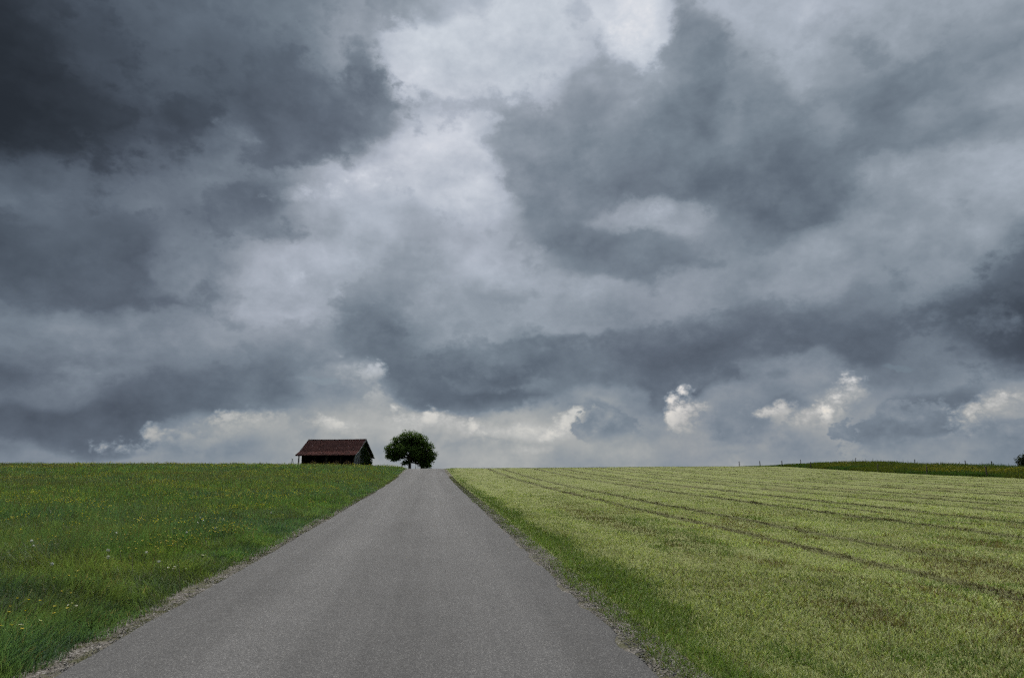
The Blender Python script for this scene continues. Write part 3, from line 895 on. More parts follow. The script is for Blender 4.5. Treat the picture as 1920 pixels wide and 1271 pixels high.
def make_field():
    parts = []
    x, y, d = fan(830000, 4.2, 104, 0.5, 50, 1.72)
    off = x - 2.06
    edge = .34 * (fbm(y * .9 + 14, y * 0 + 6, 3) - .5) - .19 - .10 * ss(y, 9, 30)
    ok = (off > edge) & (x < STRIP + .3) & (rng.random(len(x)) < .3 + .7 * ss(off - edge, 0, .2))
    x, y, d = x[ok], y[ok], d[ok]
    tr = track_mask(x, y)
    ok = rng.random(len(x)) > tr * .1
    x, y, d, tr = x[ok], y[ok], d[ok], tr[ok]
    n = len(x)
    off = x - 2.06
    verge = 1 - ss(off + 1.0 * (fbm(x * .8 + 8, y * .5, 3) - .5), .10, 1.25)
    tuft = fbm(x * 2.3 + 9, y * 2.3 + 3, 3)
    h = (.040 + .040 * verge + .10 * np.maximum(tuft - .48, 0)) * rng.uniform(.5, 1.7, n)
    h = h * (.5 + .5 * ss(off, 0, .3)) * (1 - .35 * tr * (1 - ss(d, 14, 30))) * (1 - .5 * ss(d, 14, 45))
    w = np.maximum(.0052, .00105 * d) * rng.uniform(.6, 1.4, n)
    pale = mixcol((.370, .385, .205), (.265, .300, .130), rng.random(n))
    green = mixcol((.092, .150, .036), (.165, .215, .066), rng.random(n))
    brown = mixcol((.098, .080, .040), (.180, .145, .074), rng.random(n))
    gm = np.clip(verge * 1.1 + .75 * ss(fbm(x * .55 + 77, y * .38 + 13, 3), .47, .66) * (1 - ss(d, 12, 45)), 0, .95)
    light = (1 - ss(np.abs(off - 1.35 - .6 * (fbm(y * .3, y * 0 + 9, 2) - .5)), .1, .5)) * .75
    gm = np.clip(gm - light, 0, 1)
    pick = np.clip(rng.random(n) * .6 + .4 * (fbm(x * 3.1 + 55, y * 3.1 + 7, 2)), 0, 1)
    c = np.where((pick < gm)[:, None], green, pale)
    c = np.where(((rng.random(n) < .20) & (pick >= gm))[:, None], green * .95, c)
    bm_ = brown_mask(x, y)
    c = np.where((rng.random(n) < np.clip(bm_ * .80, .07 + .10 * (1 - ss(d, 8, 20)) * (off > 1.2), 1))[:, None], brown, c)
    c = np.where((rng.random(n) < tr * .97)[:, None], brown * (.42 - .10 * ss(d, 14, 30))[:, None], c)
    streak = fbm(x * 1.3 + 1, y * .05 + 2, 3) - .5
    swath = np.clip(np.sin(x * 2 * np.pi / 3.4 + .8 + 1.2 * (fbm(x * .3, y * .1 + 3, 2) - .5)) * 2.5, -1, 1) * ss(x, 3, 5)
    var = .36 - .18 * ss(d, 9, 26)
    c = c * (1 + var[:, None] * rng.uniform(-1, 1, (n, 1))) * (1.0 + .7 * streak + .45 * (tuft - .5) + .07 * swath)[:, None]
    c = c * np.array([[1.0, 1.03, .92]])
    lean = rng.uniform(.3, 1.1, n)
    z = land(x, y)
    near = d < 11
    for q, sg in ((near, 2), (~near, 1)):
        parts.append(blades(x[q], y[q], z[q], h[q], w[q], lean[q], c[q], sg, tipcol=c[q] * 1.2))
    V, F, C = join(parts)
    o = np_mesh('mown_grass', V, F, M_mown, C)
    tag(o, 'short pale mown grass striped with wheel tracks right of the road', 'grass', kind='stuff')


def make_strip():
    n = 90000
    x = STRIP + rng.random(n) ** 1.3 * 11.5
    y = rng.uniform(42, 95, n)
    bound = STRIP + .25 * (fbm(y * .5, y * 0 + 4, 3) - .5)
    ok = x > bound
    x, y = x[ok], y[ok]; n = len(x)
    d = np.hypot(x, y)
    h = (.28 + .35 * fbm(x * .4 + 3, y * .4 + 9, 3)) * rng.uniform(.6, 1.35, n) * (.7 + .3 * ss(x, STRIP, STRIP + 1.5))
    h = h * (1 - .85 * ss(y, 78, 94))
    w = .0011 * d * rng.uniform(.6, 1.3, n)
    c = mixcol((.036, .078, .018), (.072, .120, .028), rng.random(n))
    yel = ss(fbm(x * .25 + 11, y * .25 + 2, 3), .42, .62) * .5
    c = c * (1 - yel[:, None]) + np.array([.125, .120, .018]) * yel[:, None]
    c = c * rng.uniform(.7, 1.25, (n, 1))
    P = [blades(x, y, land(x, y), h, w, rng.uniform(.1, .6, n), c, 1)]
    k = 700
    xs, ys = STRIP + 3 + rng.random(k) * 8, rng.uniform(46, 82, k)
    P.append(blades(xs, ys, land(xs, ys), rng.uniform(.6, .95, k), np.full(k, .05), rng.uniform(.05, .35, k), mixcol((.05, .07, .02), (.09, .08, .035), rng.random(k)), 1))
    V, F, C = join(P)
    o = np_mesh('wild_grass', V, F, M_grass, C)
    tag(o, 'dark uncut grass bank behind the fence posts beyond the mown field', 'grass', kind='stuff')


def shoulder_tufts(side, label):
    n = 26000
    y = 3.8 + rng.random(n) ** 1.8 * 60
    x = (RL - rng.random(n) * .30) if side < 0 else (RRT + rng.random(n) * .36)
    near_road = np.abs(x - (RL if side < 0 else RRT))
    keep = ss(fbm(x * 4 + side, y * 2.2 + 40 + side * 9, 3), .50, .68) + .35 * (1 - ss(near_road, .0, .05)) * ss(fbm(y * .8, y * 0 + side + 4, 3), .45, .6) + .5 * ss(y, 14, 40)
    ok = rng.random(n) < keep * .8
    x, y = x[ok], y[ok]; n = len(x); d = np.hypot(x, y)
    c = mixcol((.075, .100, .028), (.120, .120, .048), rng.random(n)) * rng.uniform(.6, 1.2, (n, 1))
    V, F, C = blades(x, y, land(x, y) + .01, rng.uniform(.015, .05, n), np.maximum(.004, .0007 * d), rng.uniform(.3, 1.1, n), c, 1)
    o = np_mesh('shoulder_grass', V, F, M_mown, C)
    tag(o, label, 'grass', kind='stuff')


shoulder_tufts(-1, 'thin low weeds on the gravel beside the meadow')
shoulder_tufts(1, 'thin low weeds on the gravel beside the mown field')
make_meadow()
make_field()
make_strip()


# ------------------------------------------------------------------ flowers
def flower_mesh(name, petal, centre, rad, stem_h, petals=5, ball=False):
    bm = bmesh.new()
    cl = bm.verts.layers.float_color.new('Col')
    def vert(co, c):
        q = bm.verts.new(co); q[cl] = (*c, 1); return q
    sg = (.07, .12, .025)
    r = .0022
    lo = [vert((r * math.cos(a), r * math.sin(a), 0), sg) for a in (0, 2.1, 4.2)]
    hi = [vert((r * math.cos(a) + .01, r * math.sin(a), stem_h), sg) for a in (0, 2.1, 4.2)]
    for i in range(3):
        bm.faces.new((lo[i], lo[(i + 1) % 3], hi[(i + 1) % 3], hi[i]))
    cz = stem_h + .002
    if ball:
        m = bmesh.ops.create_icosphere(bm, subdivisions=2, radius=rad)['verts']
        for q in m:
            q.co *= random.uniform(.82, 1.12)
            q.co.x += .01; q.co.z += cz + rad * .8; q[cl] = (*petal, 1)
    else:
        c0 = vert((.01, 0, cz), centre)
        for k in range(petals):
            a = 2 * math.pi * k / petals; b = math.pi / petals * .9
            p1 = vert((.01 + rad * .75 * math.cos(a - b), rad * .75 * math.sin(a - b), cz + rad * .42), petal)
            p2 = vert((.01 + rad * math.cos(a), rad * math.sin(a), cz + rad * .5), petal)
            p3 = vert((.01 + rad * .75 * math.cos(a + b), rad * .75 * math.sin(a + b), cz + rad * .42), petal)
            bm.faces.new((c0, p1, p2, p3))
    me = bpy.data.meshes.new(name)
    bm.to_mesh(me); bm.free()
    me.materials.append(M_flower)
    return me


YEL = (.58, .47, .015)
BUT = [flower_mesh('yellow_flower', YEL, (.5, .35, .01), .0145, h) for h in (.30, .36, .42)]
CLOCK = flower_mesh('dandelion_clock', (.55, .56, .52), (.5, .5, .5), .0185, .33, ball=True)
DAISY = flower_mesh('daisy', (.75, .76, .74), (.6, .45, .02), .0125, .17, 9)


def clustered(n, dmin, dmax, lo, hi, power, off_min, each=5):
    """flowers in small colonies, colonies thicker in some parts of the meadow"""
    k = int(n / each * 4)
    x, y, d = fan(k, dmin, dmax, lo, hi, power)
    p = .10 + ss(fbm(x * .22 + 90, y * .22 + 33, 3), .42, .66)
    ok = (rng.random(k) < p) & (-x - 2.97 > off_min)
    x, y, d = x[ok], y[ok], d[ok]
    m = rng.geometric(1.0 / each, len(x))
    sp = np.repeat(.10 + .006 * d, m)
    X = np.repeat(x, m) + rng.normal(0, 1, m.sum()) * sp
    Y = np.repeat(y, m) + rng.normal(0, 1, m.sum()) * sp
    ok = (-X - 2.97 > off_min * .7) & (np.hypot(X, Y) > dmin)
    X, Y = X[ok], Y[ok]
    pick = rng.permutation(len(X))[:n]
    return X[pick], Y[pick]


fx, fy = clustered(1000, 5.6, 22, -30, 2, 1.35, .35, 4)
order = np.argsort(np.hypot(fx, fy))
fx, fy = fx[order], fy[order]
for i in range(300):
    me = BUT[i % 3]
    o = add_obj('yellow_flower', me, None, (float(fx[i]), float(fy[i]), float(land(fx[i], fy[i])) - .02), (random.uniform(-.25, .25), random.uniform(-.25, .25), random.uniform(0, 6.28)))
    s = random.uniform(.75, 1.15)
    o.scale = (s, s, s * .85)
    away = -float(fx[i]) - 2.97
    zone = ('small yellow flower within two steps of the gravel shoulder', 'yellow flowers near the shoulder') if away < 1.5 else \
        (('small yellow flower in the near meadow, a few steps from the road', 'yellow flowers a few steps from the road') if away < 4.5 else
         ('small yellow flower deep in the meadow near the left picture edge', 'yellow flowers deep in the meadow'))
    tag(o, zone[0], 'flower', zone[1])


def far_flowers(x, y, top, size, col, name, label):
    n = len(x)
    a = rng.uniform(0, 6.28, n)
    ca, sa = np.cos(a) * size, np.sin(a) * size
    z = land(x, y) + top
    t = rng.uniform(-.5, .5, (n, 1)) * size[:, None]
    p = np.stack([x, y, z], -1)
    V = np.stack([p + np.stack([ca, sa, size * .1], -1), p + np.stack([-sa, ca, size * .35], -1), p + np.stack([-ca, -sa, size * .3], -1),
                  p + np.stack([sa, -ca, size * .05], -1), p + np.stack([0 * ca, 0 * ca, -size * .7], -1)], 1).reshape(-1, 3)
    T = np.array([[0, 1, 4], [1, 2, 4], [2, 3, 4], [3, 0, 4]])
    F = (np.arange(n) * 5)[:, None, None] + T[None]
    o = np_mesh(name, V, F.reshape(-1, 3), M_flower, np.repeat(col * rng.uniform(.7, 1.2, (n, 1)), 5, 0))
    return tag(o, label, 'flowers', kind='stuff')


lim = float(np.hypot(fx[299], fy[299]))
ax, ay = clustered(6200, lim, 100, -33, 2, 1.2, .6, 6)
ah = meadow_height(ax, ay) * rng.uniform(1.15, 1.5, len(ax))
far_flowers(ax, ay, ah, np.maximum(.014, .00031 * np.hypot(ax, ay)) * rng.uniform(.7, 1.4, len(ax)), np.tile(np.array([[.46, .41, .045]]), (len(ax), 1)),
            'yellow_flowers', 'scattered yellow flowers across the far meadow slope')
bx, by = STRIP + .6 + rng.random(5200) * 5.5, rng.uniform(44, 80, 5200)
kk = rng.random(5200) < ss(fbm(bx * .3 + 6, by * .3 + 1, 3), .42, .62)
bx, by = bx[kk], by[kk]
far_flowers(bx, by, .30 + .25 * rng.random(len(bx)), rng.uniform(.03, .055, len(bx)), np.tile(np.array([[.20, .175, .03]]), (len(bx), 1)),
            'yellow_flowers', 'yellow flowers along the uncut grass bank beyond the field')

# dandelion clocks and daisies, by the spots where they stand: (x, y)
CLOCKS = [
    (-5.743, 11.308, 1.25, 'white dandelion clock, left one of a close pair, furthest toward the left picture edge'),
    (-5.646, 11.178, 1.1, 'white dandelion clock, right one of the close pair near the left picture edge'),
    (-4.43, 10.236, 1.2, 'white dandelion clock beside bare stalks in the near meadow'),
    (-4.016, 9.67, 1.15, 'white dandelion clock just right of and below the one beside bare stalks'),
    (-4.387, 9.04, 1.15, 'white dandelion clock standing alone, lowest in the near meadow'),
    (-3.931, 10.499, 1, 'white dandelion clock midway between the bare stalks and the road'),
    (-3.324, 9.511, 1, 'white dandelion clock closest to the gravel shoulder'),
    (-4.058, 13.838, 1, 'white dandelion clock below the mid meadow cluster, nearer the road'),
    (-4.521, 16.154, 1, 'white dandelion clock at the right end of the mid meadow cluster'),
    (-5.046, 16.471, 1, 'white dandelion clock at the upper left of the mid meadow cluster'),
    (-4.632, 15.05, 1, 'white dandelion clock at the lower left of the mid meadow cluster'),
    (-4.761, 15.913, 1, 'white dandelion clock in the centre of the mid meadow cluster'),
    (-4.265, 13.39, 1, 'white dandelion clock just outside the mid meadow cluster, toward the camera'),
    (-5.436, 13.235, 1, 'white dandelion clock alone in the open middle of the meadow'),
    (-3.785, 17.715, 1.1, 'white dandelion clock farthest up the road among yellow flowers')]
for i, (x, y, s, where) in enumerate(CLOCKS):
    o = add_obj('dandelion_clock', CLOCK, None, (x, y, float(land(x, y)) - .02), (random.uniform(-.2, .2), random.uniform(-.25, .25), random.uniform(0, 6.28)))
    o.scale = (s, s, s)
    tag(o, where, 'dandelion', 'dandelion clocks in the meadow')
DAISIES = [
    (-3.438, 6.721, 'white daisy in the loose row at the lower left corner of the meadow'),
    (-3.437, 6.612, 'white daisy in the loose row at the lower left corner of the meadow'),
    (-3.433, 6.666, 'white daisy in the loose row at the lower left corner of the meadow'),
    (-3.477, 6.617, 'white daisy in the loose row at the lower left corner of the meadow'),
    (-3.487, 6.582, 'white daisy in the loose row at the lower left corner of the meadow'),
    (-3.406, 6.774, 'white daisy in the loose row at the lower left corner of the meadow'),
    (-3.332, 6.692, 'white daisy in the loose row at the lower left corner of the meadow'),
    (-3.45, 7.615, 'white daisy of the trio at the meadow edge by the grass tussock'),
    (-3.497, 7.694, 'white daisy of the trio at the meadow edge by the grass tussock'),
    (-3.355, 7.509, 'white daisy of the trio at the meadow edge by the grass tussock'),
    (-3.608, 8.639, 'white daisy of the trio below the bare dandelion stalks'),
    (-3.553, 8.538, 'white daisy of the trio below the bare dandelion stalks'),
    (-3.57, 8.386, 'white daisy of the trio below the bare dandelion stalks'),
    (-3.514, 10.204, 'white daisy in the dense patch beside the gravel shoulder'),
    (-3.451, 10.106, 'white daisy in the dense patch beside the gravel shoulder'),
    (-3.39, 10.011, 'white daisy in the dense patch beside the gravel shoulder'),
    (-3.468, 10.018, 'white daisy in the dense patch beside the gravel shoulder'),
    (-3.411, 10.148, 'white daisy in the dense patch beside the gravel shoulder'),
    (-3.356, 9.876, 'white daisy in the dense patch beside the gravel shoulder'),
    (-3.318, 9.959, 'white daisy in the dense patch beside the gravel shoulder'),
    (-3.529, 10.114, 'white daisy in the dense patch beside the gravel shoulder'),
    (-3.294, 10.228, 'white daisy of the pair just beyond the dense daisy patch'),
    (-3.242, 10.176, 'white daisy of the pair just beyond the dense daisy patch'),
    (-3.287, 11.09, 'white daisy of the trio furthest up the road verge'),
    (-3.301, 11.036, 'white daisy of the trio furthest up the road verge'),
    (-3.299, 11.203, 'white daisy of the trio furthest up the road verge'),
    (-4.153, 8.994, 'white daisy standing alone in the meadow left of the stalks')]
for i, (x, y, where) in enumerate(DAISIES):
    o = add_obj('daisy', DAISY, None, (x, y, float(land(x, y)) + .0), (random.uniform(-.3, .3), random.uniform(-.3, .3), random.uniform(0, 6.28)))
    s = random.uniform(.8, 1.25)
    o.scale = (s, s, s)
    tag(o, where, 'daisy', 'white daisies on the road verge')


# bare dandelion stalks that have shed their heads
STALKS = [
    (-4.836, 10.69, 0.4, 'pale bare stalk, left one of the pair beside the dandelion clock'),
    (-4.716, 10.537, 0.36, 'pale bare stalk, right one of the pair beside the dandelion clock'),
    (-4.221, 10.487, 0.36, 'pale bare stalk standing right of the near dandelion clocks'),
    (-4.296, 10.928, 0.39, 'pale bare stalk standing highest among the near stalks'),
    (-3.716, 9.632, 0.41, 'pale leaning stalk between the daisies and the near clocks'),
    (-3.622, 9.944, 0.38, 'pale bare stalk left of the dense daisy patch'),
    (-3.027, 9.297, 0.36, 'pale bare stalk closest to the gravel shoulder')]
for (x, y, h, where) in STALKS:
    V, F = tube([(0, 0, -.02), (random.uniform(-.02, .02), .01, h * .5), (random.uniform(-.05, .05), .0, h)], [.0042, .0040, .0036], 5)
    o = np_mesh('dandelion_stalk', V, F, M_flower, np.tile(np.array([[.34, .33, .20]]), (len(V), 1)))
    o.location = (x, y, float(land(x, y)))
    tag(o, where, 'stalk', 'bare stalks in the meadow')


# ------------------------------------------------------------------ barn
def make_barn():
    bx, by = -14.62, 138.7        # front corner of the gable that faces the road
    gz = float(land(bx - 5, by + 3))
    root = empty('barn', (bx, by, gz), R(-14.5))
    tag(root, 'old open fronted wooden barn with dark red tiled roof on the crest', 'barn')
    Lw, Dw = 10.9, 9.2            # wall box runs along -x and +y of the root
    eave, kinkz, ridge = 5.72 - gz, 6.55 - gz, 8.98 - gz
    ovf, ove = 1.15, .62          # eaves reach out in front and at the ends
    x0, x1 = -Lw - ove - .25, .68
    # roof profile from the front eave over the ridge to the rear eave
    profp = [(-ovf, eave), (.75, kinkz), (Dw * .5, ridge), (Dw - .55, kinkz - .2), (Dw + ovf * .75, eave - .35)]

    def slope(name, pa, pb, cols, courses, parent):
        V, F, C = [], [], []
        nx = 64
        xs = np.linspace(x0, x1, nx)
        sag = .05 * np.sin((xs - x0) / (x1 - x0) * math.pi)
        dy, dz = pb[0] - pa[0], pb[1] - pa[1]
        ln = math.hypot(dy, dz); ny, nz = -dz / ln, dy / ln
        if pa[0] > pb[0]:
            ny, nz = dz / ln, -dy / ln
        k = 0
        for c in range(courses):
            t0, t1 = c / courses, min((c + 1.12) / courses, 1.0)
            for (t, lift) in ((t0, .04), (t1, .012), (t0, -.01)):
                wv = .004 * np.sin(xs * 2.1 + c)
                V.append(np.stack([xs, pa[0] + dy * t + ny * (lift + wv), pa[1] + dz * t + nz * (lift + wv) - sag * (.4 + .6 * t)], -1))
                base = np.array(cols) * (1 + .18 * (vnoise(xs * 1.3 + c * 3.1, xs * 0 + c) - .5))[:, None]
                C.append(base)
            a = k + np.arange(nx - 1)
            F.append(np.stack([a, a + 1, a + nx + 1, a + nx], -1))
            b = k + 2 * nx + np.arange(nx - 1)
            F.append(np.stack([b, b + 1, a + 1, a], -1))
            k += 3 * nx
        return np_mesh(name, np.concatenate(V), np.concatenate(F), M_roof, np.concatenate(C), parent=parent)

    rf = slope('roof', profp[1], profp[2], (.094, .038, .034), 14, root)
    lo = slope('eave_tiles', profp[0], profp[1], (.140, .050, .042), 7, rf)
    lo['label'] = 'redder tiles of the shallow lower roof'
    slope('rear_slope', profp[3], profp[2], (.060, .032, .027), 14, rf)
    slope('rear_eave', profp[4], profp[3], (.070, .034, .028), 6, rf)
    for xe in (x0 + .02, x1 - .02):                      # boarded verges
        for a, b in zip(profp[:-1], profp[1:]):
            ln = math.hypot(b[0] - a[0], b[1] - a[1])
            me = box_mesh('verge_board', .05, ln + .05, .2, M_plank)
            add_obj('verge_board', me, rf, (xe, (a[0] + b[0]) / 2, (a[1] + b[1]) / 2 - .08), (math.atan2(b[1] - a[1], b[0] - a[0]), 0, 0))
    me = box_mesh('ridge_tile', .44, .3, .16, M_roof, .05)
    nr = 29
    for i in range(nr):
        add_obj('ridge_tile', me, rf, (x0 + (i + .5) * (x1 - x0) / nr, Dw * .5, ridge + .035 - .05 * math.sin((i + .5) / nr * math.pi)), (0, random.uniform(-.03, .03), 0))
    # under-roof boarding keeps daylight out
    for nm, pts in (('roof_boarding', profp),):
        V, F = [], []
        for i, (py, pz) in enumerate(pts):
            V += [(x0 + .08, py, pz - .10), (x1 - .08, py, pz - .10)]
        for i in range(len(pts) - 1):
            F.append((2 * i, 2 * i + 1, 2 * i + 3, 2 * i + 2))
        np_mesh(nm, np.array(V), np.array(F), M_dark, parent=rf)

    def under(y):
        return float(np.interp(y, [q[0] for q in profp], [q[1] for q in profp])) - .16

    # boards of the gable that faces the road, one by one
    wb = .24
    n = int(Dw / wb) + 1
    g = add_obj('gable_wall', box_mesh('gable_wall', .04, Dw, .16, M_dark, 0, (-.06, Dw / 2, 1.9)), root)
    g['label'] = 'grey weathered vertical boards of the gable, half under creeper'
    for i in range(n):
        y = (i + .5) * wb
        h = under(y) + .3
        me = box_mesh('plank', .03, wb - .022, h, M_plank, 0, (random.uniform(-.008, .008), 0, h / 2 - .3))
        add_obj('plank', me, g, (0, y, 0))
    # far gable and the rear wall
    for nm, cx, cy, lx, ly in (('end_wall', -Lw, 0, 0, 1), ('rear_wall', 0, Dw, 1, 0)):
        wl = add_obj(nm, box_mesh(nm, .04 + lx * Lw, .04 + ly * Dw, .16, M_dark, 0, (-lx * Lw / 2, ly * Dw / 2, 1.9)), root, (cx + .05 * ly, cy - .05 * lx, 0))
        ln = Lw if lx else Dw
        m = int(ln / .26) + 1
        for i in range(m):
            t = (i + .5) * .26
            h = under(Dw if lx else t) + .3 + .1
            me = box_mesh('plank', .26 if lx else .03, .03 if lx else .26, h, M_dark, 0, (0, 0, h / 2 - .3))
            add_obj('plank', me, wl, ((-t if lx else -.05), (.05 if lx else t), 0))
    # posts, beam and braces of the open front
    px = [.0 - .1, -2.75, -5.5, -8.25, -Lw + .1]
    pm = box_mesh('post', .2, .2, eave + .25, M_dark, .01, (0, 0, eave / 2 - .12))
    for x in px:
        add_obj('post', pm, root, (x, .12, 0))
    add_obj('post', box_mesh('post', .2, .2, eave - .05, M_dark, .01, (0, 0, eave / 2 - .1)), root, (-Lw - .25, -.72, 0))
    add_obj('post', box_mesh('post', .2, .2, eave - .05, M_dark, .01, (0, 0, eave / 2 - .1)), root, (-Lw / 2, -.72, 0))
    add_obj('wall_plate', box_mesh('wall_plate', Lw + .6, .2, .22, M_dark, .01, (-Lw / 2, 0, 0)), root, (0, .12, under(.12) - .12))
    add_obj('eave_beam', box_mesh('eave_beam', Lw + 1.2, .16, .18, M_dark, .01, (-Lw / 2 - .2, 0, 0)), root, (0, -.72, under(-.72) - .10))
    bm_ = box_mesh('brace', .1, .1, 1.1, M_dark)
    for x in px[1:4]:
        for s in (-1, 1):
            add_obj('brace', bm_, root, (x + s * .36, .12, eave - .18), (0, s * R(42), 0))
    return root, gz, Lw, Dw, under


barn, barn_z, BL, BD, barn_under = make_barn()


# round bales inside
def bale_mesh():
    bm = bmesh.new()
    nseg, rad, wid = 26, .93, 1.25
    rings = []
    for k, (yy, rr) in enumerate([(-wid / 2, .0), (-wid / 2, .5), (-wid / 2 - .02, .85), (-wid / 2 + .04, rad), (0, rad * 1.02), (wid / 2 - .04, rad), (wid / 2 + .02, .85), (wid / 2, .5), (wid / 2, 0)]):
        if rr == 0:
            rings.append([bm.verts.new((0, yy, 0))]); continue
        rings.append([bm.verts.new(((rr * random.uniform(.97, 1.03)) * math.cos(2 * math.pi * i / nseg), yy, (rr * random.uniform(.97, 1.03)) * math.sin(2 * math.pi * i / nseg))) for i in range(nseg)])
    for a, b in zip(rings[:-1], rings[1:]):
        for i in range(nseg):
            j = (i + 1) % nseg
            if len(a) == 1: bm.faces.new((a[0], b[j], b[i]))
            elif len(b) == 1: bm.faces.new((a[i], a[j], b[0]))
            else: bm.faces.new((a[i], a[j], b[j], b[i]))
    me = bpy.data.meshes.new('round_bale'); bm.normal_update(); bm.to_mesh(me); bm.free()
    me.materials.append(M_bale)
    return me


BM = bale_mesh()
from mathutils import Matrix, Vector
bmat = Matrix.Translation(Vector((-14.62, 138.7, barn_z))) @ Matrix.Rotation(R(-14.5), 4, 'Z')
BALES = [(-1.75, 1.3, 0.93, 'round brown bale nearest the planked gable inside the barn'), (-4.0, 1.3, 0.93, 'round brown bale in the middle of the open barn front'),
         (-6.0, 1.3, 0.93, 'round brown bale left of the middle one in the open barn front'), (-8.8, 1.4, 0.93, 'round brown bale nearest the far end of the open barn')]
for (lx, ly, lz, lab) in BALES:
    o = add_obj('round_bale', BM, None, bmat @ Vector((lx, ly, lz)), (0, random.uniform(0, 6), R(-14.5)))
    tag(o, lab, 'bale', 'bales in the barn')


# ------------------------------------------------------------------ leaves, creeper, trees
def leaf_quads(P, N, size, col):
    n = len(P)
    N = N / np.maximum(np.linalg.norm(N, axis=1, keepdims=True), 1e-6)
    r = rng.normal(0, 1, (n, 3))
    U = np.cross(N, r); U /= np.maximum(np.linalg.norm(U, axis=1, keepdims=True), 1e-6)
    W = np.cross(N, U)
    a = size[:, None] * .5
    V = np.stack([P - U * a, P + W * a * .62 + N * a * .18, P + U * a, P - W * a * .62 + N * a * .18], 1).reshape(-1, 3)
    i = np.arange(n) * 4
    F = np.concatenate([np.stack([i, i + 1, i + 2], -1), np.stack([i, i + 2, i + 3], -1)])
    return V, F, np.repeat(col, 4, 0)


def creeper():
    n = 2600
    y = 3.3 + (BD - 3.2) * rng.random(n) ** .8
    top = np.array([barn_under(q) for q in y]) * (.55 + .45 * np.clip(1 - np.abs(y - 5.2) / 6, 0, 1))
    top = np.minimum(top, np.array([barn_under(q) for q in y]) - .05)
    z = rng.random(n) ** .85 * top
    xo = .05 + .38 * rng.random(n) * (1 - z / 7)
    bulge = (y > BD - .8)
    y = y + bulge * rng.random(n) * .9
    Pl = np.stack([xo, y, z], -1)
    Nn = np.stack([np.ones(n), rng.normal(0, .5, n), rng.normal(.2, .4, n)], -1)
    c = mixcol((.016, .032, .008), (.045, .078, .018), rng.random(n))
    V, F, C = leaf_quads(Pl, Nn, rng.uniform(.16, .32, n), c)
    root = empty('creeper', (-14.62, 138.7, barn_z), R(-14.5))
    tag(root, 'dark green creeper climbing the gable boards of the barn', 'creeper')
    np_mesh('foliage', V, F, M_leaf, C, parent=root)
    parts = []
    for k in range(7):
        yy = 2.2 + k * 1.05
        parts.append(tube([(.05, yy, -.1), (.06, yy + .2, 1.0), (.05, yy - .1, 2.2), (.05, yy + .15, min(3.2, barn_under(yy) - .2))], [.03, .025, .018, .01]))
    V, F, _ = join([(a, b, np.zeros((len(a), 3))) for a, b in parts])
    np_mesh('stem', V, F, M_bark, parent=root)


def limb(p, d, ln, r0, r1, n=5, wander=.12, up=.05):
    pts, rad = [np.array(p, float)], [r0]
    d = np.array(d, float); d /= np.linalg.norm(d)
    for i in range(n):
        d = d + rng.normal(0, wander, 3) + np.array([0, 0, up]); d /= np.linalg.norm(d)
        pts.append(pts[-1] + d * ln / n)
        rad.append(r0 + (r1 - r0) * (i + 1) / n)
    return pts, rad, d


def make_tree(name, label, loc, lobes, trunk_h, trunk_r, fork, leaf=.27, per=95, dark=(.026, .052, .012), light=(.095, .155, .034), lean=(0, 0, 1)):
    """lobes: (x, y, z, rx, ry, rz) relative to the base; twigs and leaves are grown inside them, limbs reach into each"""
    root = empty(name, loc)
    tag(root, label, 'tree')
    T = []
    pts, rad, d = limb((0, 0, -.3), lean, trunk_h + .3, trunk_r * 1.25, trunk_r * .8, 6, .04, .1)
    rad[0] *= 1.35
    T.append(tube(pts, rad, 10))
    top = pts[-1]
    twig_ends = []
    for (lx, ly, lz, rx, ry, rz) in lobes:
        c = np.array([lx, ly, lz])
        start = pts[-1 - int(rng.integers(0, 3))]
        v = c - start
        p2, r2, _ = limb(start, v, np.linalg.norm(v) * .95, trunk_r * .42, trunk_r * .12, 5, .13, .03)
        T.append(tube(p2, r2, 6))
        m = int(per * (rx * ry * rz) ** .5)
        k = rng.normal(0, 1, (m, 3)); k /= np.linalg.norm(k, axis=1, keepdims=True)
        rr = rng.random((m, 1)) ** .40
        E = c + k * rr * np.array([rx, ry, rz]) * rng.uniform(.86, 1.1, (m, 1))
        for e in E[:max(6, m // 6)]:
            s = p2[int(rng.integers(2, len(p2)))]
            T.append(tube([s, (s + e) / 2 + rng.normal(0, .1, 3), e], [.035, .022, .010], 4))
        twig_ends.append(E)
    V, F, _ = join([(a, b, np.zeros((len(a), 3))) for a, b in T])
    np_mesh('trunk', V, F, M_bark, smooth=True, parent=root)
    E = np.concatenate(twig_ends)
    cen = E.mean(0)
    # clumps of leaves round every twig end
    kk = 11
    P = (E[:, None, :] + rng.normal(0, .17, (len(E), kk, 3)) * np.array([1, 1, .75])).reshape(-1, 3)
    out = P - cen
    Nn = out / (np.linalg.norm(out, axis=1, keepdims=True) + 1e-6) * .6 + rng.normal(0, .55, P.shape) + np.array([0, 0, .45])
    tone = np.repeat(rng.random(len(E)), kk) * .65 + rng.random(len(P)) * .35
    C = mixcol(dark, light, tone)
    V, F, C = leaf_quads(P, Nn, rng.uniform(.65, 1.25, len(P)) * leaf, C)
    np_mesh('crown', V, F, M_leaf, C, parent=root)
    return root


creeper()

